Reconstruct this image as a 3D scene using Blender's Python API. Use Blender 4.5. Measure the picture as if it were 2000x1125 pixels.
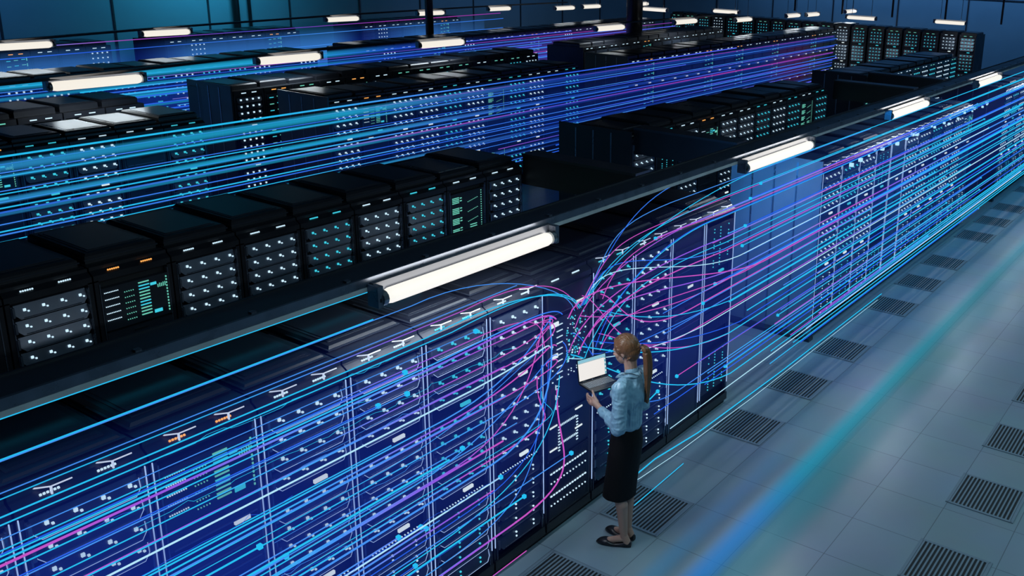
import bpy, math, random
from mathutils import Vector, Matrix
random.seed(7)
R = random.random
U = random.uniform
scene = bpy.context.scene
for o in list(bpy.data.objects):
    bpy.data.objects.remove(o)
COL = scene.collection

# ------------------------------------------------------------------ camera
CP = Vector((-5.6059, -4.2847, 4.5771))
YAW, PITCH, ROLL = 0.556639, -0.278176, 0.033452
fw = Vector((math.cos(PITCH)*math.cos(YAW), math.cos(PITCH)*math.sin(YAW), math.sin(PITCH)))
rt = Vector((math.sin(YAW), -math.cos(YAW), 0))
up = rt.cross(fw)
r2 = rt*math.cos(ROLL) + up*math.sin(ROLL)
u2 = -rt*math.sin(ROLL) + up*math.cos(ROLL)
cam_d = bpy.data.cameras.new('camera')
cam = bpy.data.objects.new('camera', cam_d)
COL.objects.link(cam)
m = Matrix((r2, u2, -fw)).transposed().to_4x4()
m.translation = CP
cam.matrix_world = m
cam_d.sensor_width = 36
cam_d.lens = 1836.92/2000*36
cam_d.shift_x = (1000-1316.335)/2000
cam_d.shift_y = (431.663-562.5)/2000
cam_d.clip_end = 300
scene.camera = cam

# ------------------------------------------------------------------ world, exposure
w = bpy.data.worlds.new('room_ambient')
scene.world = w
w.use_nodes = True
w.node_tree.nodes['Background'].inputs[0].default_value = (0.10, 0.22, 0.42, 1)
w.node_tree.nodes['Background'].inputs[1].default_value = 0.07
scene.view_settings.view_transform = 'Standard'
scene.view_settings.look = 'None'
scene.view_settings.gamma = 1
scene.view_settings.exposure = 0
scene.view_settings.use_curve_mapping = False

def area_light(name, loc, size, size_y, color, power, rot=(0, 0, 0), spread=180):
    l = bpy.data.lights.new(name, 'AREA')
    l.shape = 'RECTANGLE'; l.size = size; l.size_y = size_y
    l.color = color; l.energy = power
    l.spread = math.radians(spread)
    o = bpy.data.objects.new(name, l)
    o.location = loc; o.rotation_euler = rot
    COL.objects.link(o)
    return o
# ceiling luminaires of the walkway and the wash lights of the back wall
for x in (-2.0, 2.2, 6.4, 10.6):
    area_light('walkway_ceiling_light', (x, -3.6, 5.6), 1.6, 0.35, (0.48, 0.82, 1.0), 55)
area_light('wall_wash_light', (10.6, 19.6, 4.3), 3.0, 0.5, (0.08, 0.70, 1.0), 95, (math.radians(68), 0, 0))
area_light('wall_wash_light', (4.5, 19.6, 4.3), 3.0, 0.5, (0.12, 0.45, 1.0), 28, (math.radians(68), 0, 0))
area_light('cross_aisle_fill', (2.9, .55, 2.0), .4, .8, (0.01, 0.36, 1.0), 13, (0, math.radians(-75), 0), 120)  # unseen blue fill, added to brighten the end panel
area_light('wall_wash_light', (22.0, 19.0, 5.6), 7.0, 0.4, (0.2, 0.5, 1.0), 60, (math.radians(60), 0, 0))
area_light('wall_wash_light', (29.5, 8.0, 5.8), 0.4, 14.0, (0.2, 0.5, 1.0), 260, (0, math.radians(-50), 0))

# ------------------------------------------------------------------ materials
def mat(name, base, rough=0.5, metal=0.0, spec=0.5, emit=None, es=0.0, sample=False):
    m = bpy.data.materials.new(name)
    m.use_nodes = True
    b = m.node_tree.nodes['Principled BSDF']
    b.inputs['Base Color'].default_value = (*base, 1)
    b.inputs['Roughness'].default_value = rough
    b.inputs['Metallic'].default_value = metal
    b.inputs['Specular IOR Level'].default_value = spec
    if emit:
        b.inputs['Emission Color'].default_value = (*emit, 1)
        b.inputs['Emission Strength'].default_value = es
        if not sample:
            m.cycles.emission_sampling = 'NONE'
    return m

def noisy(m, scale=6, amt=0.35, bump=0.0, rough_amt=0.15):
    """break up a flat material: small colour, gloss and bump variation"""
    nt = m.node_tree; b = nt.nodes['Principled BSDF']
    tc = nt.nodes.new('ShaderNodeTexCoord')
    n = nt.nodes.new('ShaderNodeTexNoise'); n.inputs['Scale'].default_value = scale
    n.inputs['Detail'].default_value = 5
    nt.links.new(tc.outputs['Object'], n.inputs['Vector'])
    c = b.inputs['Base Color'].default_value[:]
    mix = nt.nodes.new('ShaderNodeMix'); mix.data_type = 'RGBA'
    mix.inputs[6].default_value = tuple(v*(1-amt) for v in c[:3]) + (1,)
    mix.inputs[7].default_value = tuple(min(1, v*(1+amt)) for v in c[:3]) + (1,)
    nt.links.new(n.outputs['Fac'], mix.inputs[0])
    nt.links.new(mix.outputs[2], b.inputs['Base Color'])
    mr = nt.nodes.new('ShaderNodeMapRange')
    r0 = b.inputs['Roughness'].default_value
    mr.inputs['To Min'].default_value = max(0.02, r0-rough_amt); mr.inputs['To Max'].default_value = min(1, r0+rough_amt)
    nt.links.new(n.outputs['Fac'], mr.inputs['Value'])
    nt.links.new(mr.outputs['Result'], b.inputs['Roughness'])
    if bump:
        bp = nt.nodes.new('ShaderNodeBump'); bp.inputs['Strength'].default_value = bump
        bp.inputs['Distance'].default_value = 0.01
        nt.links.new(n.outputs['Fac'], bp.inputs['Height'])
        nt.links.new(bp.outputs['Normal'], b.inputs['Normal'])
    return m

M = {}
M['case'] = noisy(mat('black_powder_coat', (0.012, 0.014, 0.020), 0.42), 3)
M['case2'] = noisy(mat('charcoal_steel', (0.035, 0.042, 0.058), 0.36, 0.3), 3)
M['unit'] = noisy(mat('unit_faceplate', (0.055, 0.072, 0.105), 0.34, 0.35), 8)
M['edge'] = noisy(mat('satin_rail', (0.16, 0.19, 0.25), 0.3, 0.7), 10)
M['dark'] = mat('inside_black', (0.004, 0.005, 0.007), 0.7)
M['glass'] = noisy(mat('smoked_top_panel', (0.016, 0.019, 0.028), 0.30), 2, .2, 0, .04)
M['rim'] = noisy(mat('panel_rim_metal', (0.30, 0.33, 0.36), 0.28, 0.8), 5)
M['white'] = mat('led_white', (0.1, 0.1, 0.1), emit=(0.62, 0.86, 1.0), es=1.0)
M['cyan'] = mat('led_cyan', (0.02, 0.1, 0.1), emit=(0.05, 0.62, 0.78), es=.95)
M['orange'] = mat('led_amber', (0.1, 0.05, 0.0), emit=(1.0, 0.42, 0.10), es=1.1)
M['green'] = mat('led_green', (0.0, 0.1, 0.05), emit=(0.20, 0.80, 0.62), es=0.7)
M['label'] = mat('label_lamp', (0.2, 0.2, 0.2), emit=(0.80, 0.92, 0.92), es=1.0)
M['tube'] = mat('lamp_tube', (0.8, 0.8, 0.8), emit=(0.86, 0.80, 0.70), es=1.06, sample=True)
M['reflect'] = noisy(mat('reflector_paint', (0.55, 0.55, 0.53), 0.35), 5)
M['skin'] = mat('skin', (0.52, 0.30, 0.22), 0.5)
M['concrete'] = noisy(mat('wall_paint', (0.16, 0.26, 0.34), 0.7), 1.2, 0.12, 0.1)
M['black_pipe'] = mat('black_pipe', (0.01, 0.011, 0.014), 0.35)

# ------------------------------------------------------------------ mesh helper
class MB:
    def __init__(s):
        s.v = []; s.f = []; s.m = []; s.mats = []
    def mi(s, m):
        if m not in s.mats: s.mats.append(m)
        return s.mats.index(m)
    def poly(s, pts, m):
        n = len(s.v); s.v += [tuple(p) for p in pts]
        s.f.append(tuple(range(n, n+len(pts)))); s.m.append(s.mi(m))
    def box(s, x0, x1, y0, y1, z0, z1, m):
        n = len(s.v); i = s.mi(m)
        s.v += [(x, y, z) for z in (z0, z1) for y in (y0, y1) for x in (x0, x1)]
        for f in ((0, 2, 3, 1), (4, 5, 7, 6), (0, 1, 5, 4), (2, 6, 7, 3), (0, 4, 6, 2), (1, 3, 7, 5)):
            s.f.append(tuple(n+k for k in f)); s.m.append(i)
    def bev(s, x0, x1, y0, y1, z0, z1, b, m):
        """box with chamfered top edge"""
        n = len(s.v); i = s.mi(m)
        s.v += [(x0, y0, z0), (x1, y0, z0), (x1, y1, z0), (x0, y1, z0),
                (x0, y0, z1-b), (x1, y0, z1-b), (x1, y1, z1-b), (x0, y1, z1-b),
                (x0+b, y0+b, z1), (x1-b, y0+b, z1), (x1-b, y1-b, z1), (x0+b, y1-b, z1)]
        F = [(3, 2, 1, 0), (8, 9, 10, 11)]
        for a in (0, 4):
            for k in range(4):
                F.append((a+k, a+(k+1) % 4, a+4+(k+1) % 4, a+4+k))
        for f in F:
            s.f.append(tuple(n+k for k in f)); s.m.append(i)
    def prism(s, xz, yf, yb, m):
        """outline (x,z) counter-clockwise seen from -y; yf(z) gives the front y"""
        n = len(s.v); k = len(xz); i = s.mi(m)
        s.v += [(x, yf(z), z) for x, z in xz] + [(x, yb, z) for x, z in xz]
        s.f.append(tuple(n+j for j in range(k))); s.m.append(i)
        s.f.append(tuple(n+k+j for j in reversed(range(k)))); s.m.append(i)
        for j in range(k):
            s.f.append((n+j, n+k+j, n+k+(j+1) % k, n+(j+1) % k)); s.m.append(i)
    def tube(s, pts, rad, m, n=6, cap=True):
        """pts: list of Vector; rad: number or list"""
        i = s.mi(m); base = len(s.v); K = len(pts)
        pts = [Vector(p) for p in pts]
        ref = Vector((0, 0, 1))
        for k, p in enumerate(pts):
            t = (pts[min(k+1, K-1)] - pts[max(k-1, 0)]).normalized()
            rf = ref if abs(t.z) < 0.95 else Vector((1, 0, 0))
            a = t.cross(rf).normalized(); b = t.cross(a)
            rr = rad[k] if isinstance(rad, (list, tuple)) else rad
            for q in range(n):
                th = 2*math.pi*q/n
                s.v.append(tuple(p + a*math.cos(th)*rr + b*math.sin(th)*rr))
        for k in range(K-1):
            for q in range(n):
                s.f.append((base+k*n+q, base+k*n+(q+1) % n, base+(k+1)*n+(q+1) % n, base+(k+1)*n+q)); s.m.append(i)
        if cap:
            s.f.append(tuple(base+q for q in reversed(range(n)))); s.m.append(i)
            s.f.append(tuple(base+(K-1)*n+q for q in range(n))); s.m.append(i)
    def ell(s, c, r, m, rot=None, nu=16, nv=10):
        i = s.mi(m); base = len(s.v)
        rot = rot or Matrix.Identity(3); c = Vector(c)
        s.v.append(tuple(c + rot @ Vector((0, 0, r[2]))))
        for a in range(1, nv):
            ph = math.pi*a/nv
            for b in range(nu):
                th = 2*math.pi*b/nu
                s.v.append(tuple(c + rot @ Vector((r[0]*math.sin(ph)*math.cos(th), r[1]*math.sin(ph)*math.sin(th), r[2]*math.cos(ph)))))
        s.v.append(tuple(c + rot @ Vector((0, 0, -r[2]))))
        last = len(s.v)-1
        for b in range(nu):
            s.f.append((base, base+1+b, base+1+(b+1) % nu)); s.m.append(i)
            s.f.append((last, base+1+(nv-2)*nu+(b+1) % nu, base+1+(nv-2)*nu+b)); s.m.append(i)
            for a in range(nv-2):
                p = base+1+a*nu
                s.f.append((p+b, p+nu+b, p+nu+(b+1) % nu, p+(b+1) % nu)); s.m.append(i)
    def cap(s, a, b, ra, rb, m, n=14):
        """tapered capsule"""
        a = Vector(a); b = Vector(b); d = (b-a)
        t = d.normalized(); L = d.length
        pts = []; rad = []
        for k in range(1, 6):
            th = math.pi/2*k/6
            pts.append(a - t*ra*math.cos(th)); rad.append(ra*math.sin(th))
        pts.append(a); rad.append(ra); pts.append(b); rad.append(rb)
        for k in range(5, 0, -1):
            th = math.pi/2*k/6
            pts.append(b + t*rb*math.cos(th)); rad.append(rb*math.sin(th))
        s.tube(pts, rad, m, n)
    def mesh(s, name, smooth=False):
        me = bpy.data.meshes.new(name)
        me.from_pydata(s.v, [], s.f)
        for k in s.mats: me.materials.append(M[k] if isinstance(k, str) else k)
        me.polygons.foreach_set('material_index', s.m)
        if smooth: me.polygons.foreach_set('use_smooth', [True]*len(s.f))
        me.update()
        return me

def obj(name, me, parent=None, loc=(0, 0, 0)):
    if isinstance(me, MB): me = me.mesh(name)
    o = bpy.data.objects.new(name, me)
    COL.objects.link(o); o.location = loc
    if parent is not None: o.parent = parent
    return o
def tag(o, label=None, cat=None, group=None, kind=None):
    if label: o['label'] = label
    if cat: o['category'] = cat
    if group: o['group'] = group
    if kind: o['kind'] = kind
    return o
def empty(name, loc=(0, 0, 0), rz=0):
    o = bpy.data.objects.new(name, None); COL.objects.link(o)
    o.location = loc; o.rotation_euler = (0, 0, rz); o.empty_display_size = .1
    return o
ONES = ['', 'first', 'second', 'third', 'fourth', 'fifth', 'sixth', 'seventh', 'eighth', 'ninth', 'tenth', 'eleventh', 'twelfth', 'thirteenth',
        'fourteenth', 'fifteenth', 'sixteenth', 'seventeenth', 'eighteenth', 'nineteenth', 'twentieth']
TENS = {2: 'twenty', 3: 'thirty', 4: 'forty', 5: 'fifty', 6: 'sixty', 7: 'seventy', 8: 'eighty', 9: 'ninety'}
def nth(n):
    if n <= 20: return ONES[n]
    t, u = divmod(n, 10)
    if u == 0: return TENS[t][:-1] + 'ieth'
    return TENS[t] + '-' + ONES[u]

# ------------------------------------------------------------------ the setting
def floor_material():
    m = mat('floor_tiles', (0.14, 0.20, 0.235), 0.33)
    nt = m.node_tree; b = nt.nodes['Principled BSDF']
    tc = nt.nodes.new('ShaderNodeTexCoord')
    mp = nt.nodes.new('ShaderNodeMapping'); mp.inputs['Location'].default_value = (0.0, 0.1381, 0)
    nt.links.new(tc.outputs['Object'], mp.inputs['Vector'])
    br = nt.nodes.new('ShaderNodeTexBrick')
    br.offset = 0; br.squash = 1
    br.inputs['Scale'].default_value = 1
    br.inputs['Brick Width'].default_value = 0.6; br.inputs['Row Height'].default_value = 0.6
    br.inputs['Mortar Size'].default_value = 0.0035; br.inputs['Mortar Smooth'].default_value = 0.1
    br.inputs['Color1'].default_value = (0.235, 0.325, 0.385, 1)
    br.inputs['Color2'].default_value = (0.215, 0.300, 0.360, 1)
    br.inputs['Mortar'].default_value = (0.11, 0.15, 0.18, 1)
    nt.links.new(mp.outputs['Vector'], br.inputs['Vector'])
    n = nt.nodes.new('ShaderNodeTexNoise'); n.inputs['Scale'].default_value = 1.3; n.inputs['Detail'].default_value = 6
    nt.links.new(tc.outputs['Object'], n.inputs['Vector'])
    mx = nt.nodes.new('ShaderNodeMix'); mx.data_type = 'RGBA'; mx.blend_type = 'MULTIPLY'; mx.inputs[0].default_value = 0.35
    nt.links.new(br.outputs['Color'], mx.inputs[6]); nt.links.new(n.outputs['Color'], mx.inputs[7])
    hs = nt.nodes.new('ShaderNodeHueSaturation'); hs.inputs['Saturation'].default_value = 0.9; hs.inputs['Value'].default_value = 1.15
    nt.links.new(mx.outputs[2], hs.inputs['Color'])
    nt.links.new(hs.outputs['Color'], b.inputs['Base Color'])
    mr = nt.nodes.new('ShaderNodeMapRange'); mr.inputs['To Min'].default_value = 0.26; mr.inputs['To Max'].default_value = 0.42
    nt.links.new(n.outputs['Fac'], mr.inputs['Value']); nt.links.new(mr.outputs['Result'], b.inputs['Roughness'])
    bp = nt.nodes.new('ShaderNodeBump'); bp.inputs['Strength'].default_value = 0.4; bp.inputs['Distance'].default_value = 0.002; bp.invert = True
    nt.links.new(br.outputs['Fac'], bp.inputs['Height']); nt.links.new(bp.outputs['Normal'], b.inputs['Normal'])
    return m
M['floor'] = floor_material()
g = MB(); g.box(-14, 34, -9, 23, -0.2, 0, 'floor')
tag(obj('floor', g), kind='structure')
g = MB(); g.box(-14, 34, 22.0, 22.3, 0, 6.6, 'concrete')
for k in range(19):                      # panel joints
    x = -13.6 + k*2.7
    g.box(x, x+0.05, 21.97, 22.0, 0, 6.6, 'case2')
tag(obj('wall_back', g), kind='structure')
g = MB(); g.box(32.0, 32.3, -9, 22, 0, 6.6, 'concrete')
for k in range(11):
    y = -8 + k*2.8
    g.box(31.97, 32.0, y, y+0.05, 0, 6.6, 'case2')
g.box(31.96, 32.0, -9, 22, 3.2, 3.24, 'case2')
tag(obj('wall_far', g), kind='structure')
g = MB(); g.box(-14, 34, -9.3, 22.3, 6.6, 6.8, 'case')
tag(obj('ceiling', g), kind='structure')

# floor vents: pattern of tiles beside the front row, and a second line across the walkway
M['vent'] = mat('vent_slats', (0.17, 0.23, 0.28), 0.45)
def vent_mesh():
    g = MB()
    a, b = 0.025, 0.575
    g.box(a, b, a, b, 0.001, 0.003, 'dark')
    g.box(a-.015, b+.015, a-.015, a+.01, 0.001, 0.008, 'vent'); g.box(a-.015, b+.015, b-.01, b+.015, 0.001, 0.008, 'vent')
    g.box(a-.015, a+.01, a, b, 0.001, 0.008, 'vent'); g.box(b-.01, b+.015, a, b, 0.001, 0.008, 'vent')
    n = 16
    for k in range(n):
        y = a + .02 + (b-a-.04)*k/(n-1)
        g.box(a, b, y-.0075, y+.0075, 0.003, 0.007, 'vent')
    return g.mesh('floor_vent')

vm = vent_mesh()
def vent(x, y, label):
    o = obj('floor_vent', vm, None, (x, y, 0))
    tag(o, label, 'vent', 'slatted vents in the floor')
row = [-4, -2, 0, 3, 5, 7, 10, 12, 14, 17, 19, 21, 24, 26, 28]
for i, k in enumerate(row):
    if k == 0: lb = 'slatted floor vent right behind the standing person'
    elif k < 0: lb = 'slatted floor vent at the front rack bases, %s before the person' % nth(2-i)
    else: lb = 'slatted floor vent beside the front row, %s beyond the person' % nth(i-2)
    vent(k*.6, -0.1381-.6, lb)
for i, x in enumerate((.66, 1.9, 3.1, 4.3)):
    vent(x, -3.11, 'slatted floor vent on the open walkway side, %s from the camera' % nth(i+1))

# ------------------------------------------------------------------ racks
W, H, D = 0.593, 2.2, 1.12
W2 = W/2
def cabinet_mesh(kind):
    g = MB()
    e = 0.006
    # body behind the face
    g.box(-W2+e, W2-e, 0.05, D, 0.04, H-.005, 'case')
    for s in (-1, 1):
        x0, x1 = sorted((s*(W2-e), s*(W2-.038)))
        g.box(x0, x1, 0.0, 0.06, 0.04, H-.10, 'case')
        xa, xb = sorted((s*(W2-.044), s*(W2-.036)))
        g.box(xa, xb, -0.006, 0.03, 0.10, H-.13, 'edge')
    g.box(-W2+e, W2-e, 0.02, D-.02, 0.0, 0.06, 'dark')
    g.box(-W2+.01, W2-.01, -0.012, 0.06, 0.05, 0.13, 'case')
    # header with a sloping bezel
    n = len(g.v)
    pts = [(0.0, H-.11), (0.0, H-.06), (0.10, H), (0.2, H), (0.2, H-.11)]
    i = g.mi('case')
    g.v += [(-W2+e, y, z) for y, z in pts] + [(W2-e, y, z) for y, z in pts]
    g.f.append(tuple(n+k for k in range(5))); g.m.append(i)
    g.f.append(tuple(n+5+k for k in reversed(range(5)))); g.m.append(i)
    for k in range(5):
        g.f.append((n+k, n+5+k, n+5+(k+1) % 5, n+(k+1) % 5)); g.m.append(i)
    if kind == 'door':
        g.box(-W2+.04, W2-.04, 0.0, 0.05, 0.13, H-.11, 'case2')
    else:
        g.box(-W2+.04, W2-.04, 0.044, 0.05, 0.12, H-.10, 'dark')
    return g.mesh('cabinet')
CAB = cabinet_mesh('open'); CABD = cabinet_mesh('door')

def cap_mesh(h, y0, y1, rim, sx=0.0):
    g = MB()
    g.bev(-W2+.03+sx, W2-.03+sx, y0, y1, H-.006, H+h, 0.018, 'case')
    a, b, c, d = -W2+.08+sx, W2-.08+sx, y0+.07, y1-.07
    g.box(a, b, c, d, H+h, H+h+.003, 'rim' if rim else 'case2')
    g.box(a+.022, b-.022, c+.022, d-.022, H+h+.003, H+h+.006, 'glass')
    g.box(-W2+.02+sx, W2-.02+sx, y0-.012, y1-.3, H+h*.35, H+h*.5, 'case2')
    return g.mesh('top_cap')
CAPS = [cap_mesh(.055, .12, .95, False), cap_mesh(.075, .14, 1.0, False), cap_mesh(.05, .12, .9, True), cap_mesh(.065, .13, .98, False)]
LOW = [cap_mesh(.022, .15, 1.0, False), cap_mesh(.03, .2, .9, False)]

def unit_mesh(mk='unit'):
    g = MB()
    h = .050
    out = [(-.238, h), (-.238, -.018), (-.208, -h), (.208, -h), (.238, -.018), (.238, h)]
    out = [(-.238, h), (-.238, -.018), (-.208, -h), (.208, -h), (.238, -.018), (.238, h)]
    yf = lambda z: -.022 + (z+h)/(2*h)*.034
    g.prism(out, yf, .06, mk)
    for s in (-1, 1):
        g.box(s*.248-.007, s*.248+.007, -.02, .01, -.03, .045, 'edge')
    g.box(-.19, .19, -.0245, -.018, -h+.004, -h+.010, 'edge')
    return g.mesh('server_unit')
UNIT = unit_mesh()
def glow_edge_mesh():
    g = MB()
    g.tube([(-.246, -.004, .0), (-.238, -.014, -.020), (-.209, -.025, -.0505), (.209, -.025, -.0505), (.238, -.014, -.020), (.240, -.002, .03)], .0021, 'edgeglow', 4)  # painted highlight along the unit outline, no lamp
    return g.mesh('outline_highlight')
M['glint'] = mat('corner_glint', (.2, .2, .2), .3, emit=(.7, .8, 1.0), es=.8)  # emission painting bright glints at the rack top corners
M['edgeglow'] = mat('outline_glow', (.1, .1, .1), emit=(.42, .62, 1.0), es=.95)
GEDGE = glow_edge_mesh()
def led_mesh(mk, cols=4, dot=True, s=1.0):
    g = MB()
    for c in range(cols):
        x = -.185 + c*.37/(cols-1)
        for dx in (0, .0085):
            for dz in (0, .0095):
                g.box(x+dx*s, x+(dx+.0070)*s, -.016, -.004, .004+dz*s, .004+(dz+.008)*s, mk)
        if dot: g.box(x+.026*s, x+.036*s, -.018, -.006, -.006*s, .003*s, mk)
    return g.mesh('status_leds')
LEDW, LEDC = led_mesh('white'), led_mesh('cyan')
def led_single(mk):
    g = MB()
    for c in range(2):
        x = -.06 + c*.2
        for dz in (0, -.035): g.box(x, x+.011, -.018, -.006, .012+dz, .022+dz, mk)
    return g.mesh('status_leds')
LED1W, LED1C = led_single('white'), led_single('cyan')

def strip_mesh(mk):
    g = MB()
    for k in range(6):
        g.box(-.045+k*.015, -.045+k*.015+.009, -.004, .004, -.005, .005, mk)
    return g.mesh('indicator_strip')
STR = {k: strip_mesh(k) for k in ('white', 'cyan', 'orange', 'green')}
def label_mesh(mk):
    g = MB(); g.box(-.045, .045, -.006, .01, -.011, .011, mk); return g.mesh('label_light')
LAB = {'white': label_mesh('label'), 'cyan': label_mesh('cyan')}
def dots_mesh(mk='white', n=16, w=.4, s=.0035):
    g = MB()
    for k in range(n):
        x = -w/2 + w*k/(n-1); g.box(x-s, x+s, -.004, .006, -s, s, mk)
    return g.mesh('dot_row')
DOTS = dots_mesh()
def shelf_mesh():
    g = MB()
    g.box(-.25, .25, -.008, .05, -.055, .055, 'case2')
    g.box(-.235, .235, -.016, .0, -.052, -.044, 'edge')
    g.box(-.05, .05, -.02, .0, .02, .028, 'case')
    return g.mesh('blank_panel')
BLANK = shelf_mesh()
def grille_mesh():
    g = MB()
    g.box(-.25, .25, .0, .05, -.055, .055, 'dark')
    for k in range(34):
        x = -.24+.48*k/33; g.box(x-.004, x+.004, -.008, .0, -.05, .05, 'case2')
    return g.mesh('grille_panel')
GRILLE = grille_mesh()
def display_mesh():
    """wide network panel: dot columns, small screens, tick marks"""
    rr = random.Random(3)
    g = MB(); g.box(-.25, .25, -.006, .05, -.17, .17, 'case2')
    for c in range(5):
        for k in range(9): g.box(-.235+k*.012, -.229+k*.012, -.012, .0, .13-c*.055, .136-c*.055, 'white')
    for r in range(6):
        for k in range(5): g.box(-.09+k*.016, -.085+k*.016, -.012, .0, .10-r*.045, .106-r*.045, 'green')
    for r in range(11):
        mk = 'cyan' if r in (1, 2, 6, 7) else 'green'
        g.box(.02, .10, -.012, .0, .14-r*.026, .148-r*.026, mk)
    g.box(.11, .155, -.012, .0, .10, .12, 'cyan'); g.box(.12, .18, -.012, 0, -.13, -.105, 'cyan')
    for k in range(5): g.box(.165+k*.014, .169+k*.014, -.012, .0, .07, .09+rr.random()*.02, 'green')
    for k in range(12): g.box(.232, .240, -.012, .0, -.14+k*.025, -.128+k*.025, 'green')
    return g.mesh('display_panel')
DISP = display_mesh()
def bars_mesh():
    g = MB(); g.box(-.25, .25, -.004, .05, -.22, .22, 'case')
    for b in range(4):
        for k in range(4): g.box(-.225, -.13, -.010, .0, .17-b*.115-k*.018, .178-b*.115-k*.018, 'green')
        for k in range(2): g.box(-.115, -.09, -.010, 0, .16-b*.11-k*.03, .17-b*.11-k*.03, 'green')
        for k in range(8): g.box(.0+k*.02, .008+k*.02, -.010, .0, .10-b*.11+k*.004, .105-b*.11+k*.004, 'green')
    for k in range(16): g.box(.20, .208, -.010, 0, -.2+k*.026, -.19+k*.026, 'green')
    g.box(.03, .13, -.010, 0, -.19, -.182, 'green'); g.box(.03, .13, -.010, 0, -.165, -.157, 'green')
    return g.mesh('bar_panel')
BARS = bars_mesh()
def dotcol_mesh():
    rr = random.Random(5)
    g = MB(); g.box(-.25, .25, -.004, .05, -.22, .22, 'case')
    for c in (-.12, .0, .16):
        for k in range(13):
            if rr.random() < .85: g.box(c-.006, c+.006, -.010, .0, -.2+k*.032, -.19+k*.032, 'cyan')
    for k in range(18): g.box(rr.uniform(-.22, .2), 0, 0, 0, 0, 0, 'cyan') if False else None
    return g.mesh('dot_panel')
DOTP = dotcol_mesh()
def edge_highlight_mesh():
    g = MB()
    g.box(-.0022, .0022, -.012, -.006, .25, H-.10, 'edgeglow')  # highlight on the post edge painted as an emissive line
    return g.mesh('edge_highlight')
EDGEL = edge_highlight_mesh()
def corner_highlight_mesh():
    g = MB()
    g.tube([(-.05, .02, 0), (0, -.012, 0), (.07, -.012, .0)], .0030, 'glint', 4)  # painted glint, not a fitting
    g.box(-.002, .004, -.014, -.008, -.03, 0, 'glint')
    return g.mesh('corner_highlight')
CORNER_HL = corner_highlight_mesh()

ZA = [2.02, 1.90, 1.78, 1.66]
ZB = [1.45, 1.335, 1.22, 1.105, .99]
ZC = [.73, .61, .49, .37, .25]
N_RACK = 0
def rack(x, y, kind, label, group, low=False, detail=2, glow=0, capi=None):
    """x = centre of the rack's front, y = its front plane"""
    global N_RACK
    N_RACK += 1
    t = empty('server_rack', (x, y, 0))
    tag(t, label, 'server rack', group)
    obj('cabinet', CABD if kind == 'B' else CAB, t)
    caps = LOW if low else CAPS
    obj('top_cap', caps[(N_RACK if capi is None else capi) % len(caps)], t)
    mk = {'W': 'white', 'C': 'cyan', 'N': 'orange', 'G': 'white', 'D': 'cyan', 'B': 'white'}[kind]
    for sx in (-.13, .12):
        o = obj('indicator_strip', STR[mk], t, (sx, .022, H-.042)); o.rotation_euler = (-.9, 0, 0)
    if low and detail > 1:
        for sx in (-.13, .14): o = obj('corner_highlight', CORNER_HL, t, (sx, .03, H-.015)); o.scale = (1.3, 1.6, 1.3)
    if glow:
        for sx in (-W2+.012, W2-.024): obj('edge_highlight', EDGEL, t, (sx, 0, 0))
    obj('label_light', LAB['cyan' if kind in 'CD' else 'white'], t, (.06 if kind != 'N' else .15, 0, 1.545))
    if kind in 'WC':
        L, L1 = (LEDW, LED1W) if kind == 'W' else (LEDC, LED1C)
        for z in ZA+ZB+ZC:
            u = obj('server_unit', UNIT, t, (0, 0, z))
            obj('status_leds', L if z > .8 else L1, u)
            if glow > 1: obj('outline_highlight', GEDGE, u)
        obj('label_light', LAB['white'], t, (.06, 0, .885)); obj('dot_row', DOTS, t, (0, 0, .83))
    elif kind == 'N':
        obj('display_panel', DISP, t, (0, 0, 1.86))
        for z in (1.62,): obj('blank_panel', BLANK, t, (0, 0, z))
        for z in ZB: obj('blank_panel', BLANK, t, (0, 0, z))
        obj('dot_row', DOTS, t, (0, 0, .85))
        for z in ZC:
            u = obj('server_unit', UNIT, t, (0, 0, z)); obj('status_leds', LED1W, u)
            if glow > 1: obj('outline_highlight', GEDGE, u)
    elif kind == 'G':
        obj('bar_panel', BARS, t, (0, 0, 1.82)); obj('bar_panel', BARS, t, (0, 0, 1.22))
        for z in ZC: obj('grille_panel', GRILLE, t, (0, 0, z))
    elif kind == 'D':
        obj('dot_panel', DOTP, t, (0, 0, 1.82))
        for z in ZB: obj('grille_panel', GRILLE, t, (0, 0, z))
        obj('dot_panel', DOTP, t, (0, 0, .5))
    elif kind == 'B':
        for z in ZA[1:3]+ZB[1:3]: obj('blank_panel', BLANK, t, (0, -.01, z))
    return t

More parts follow.
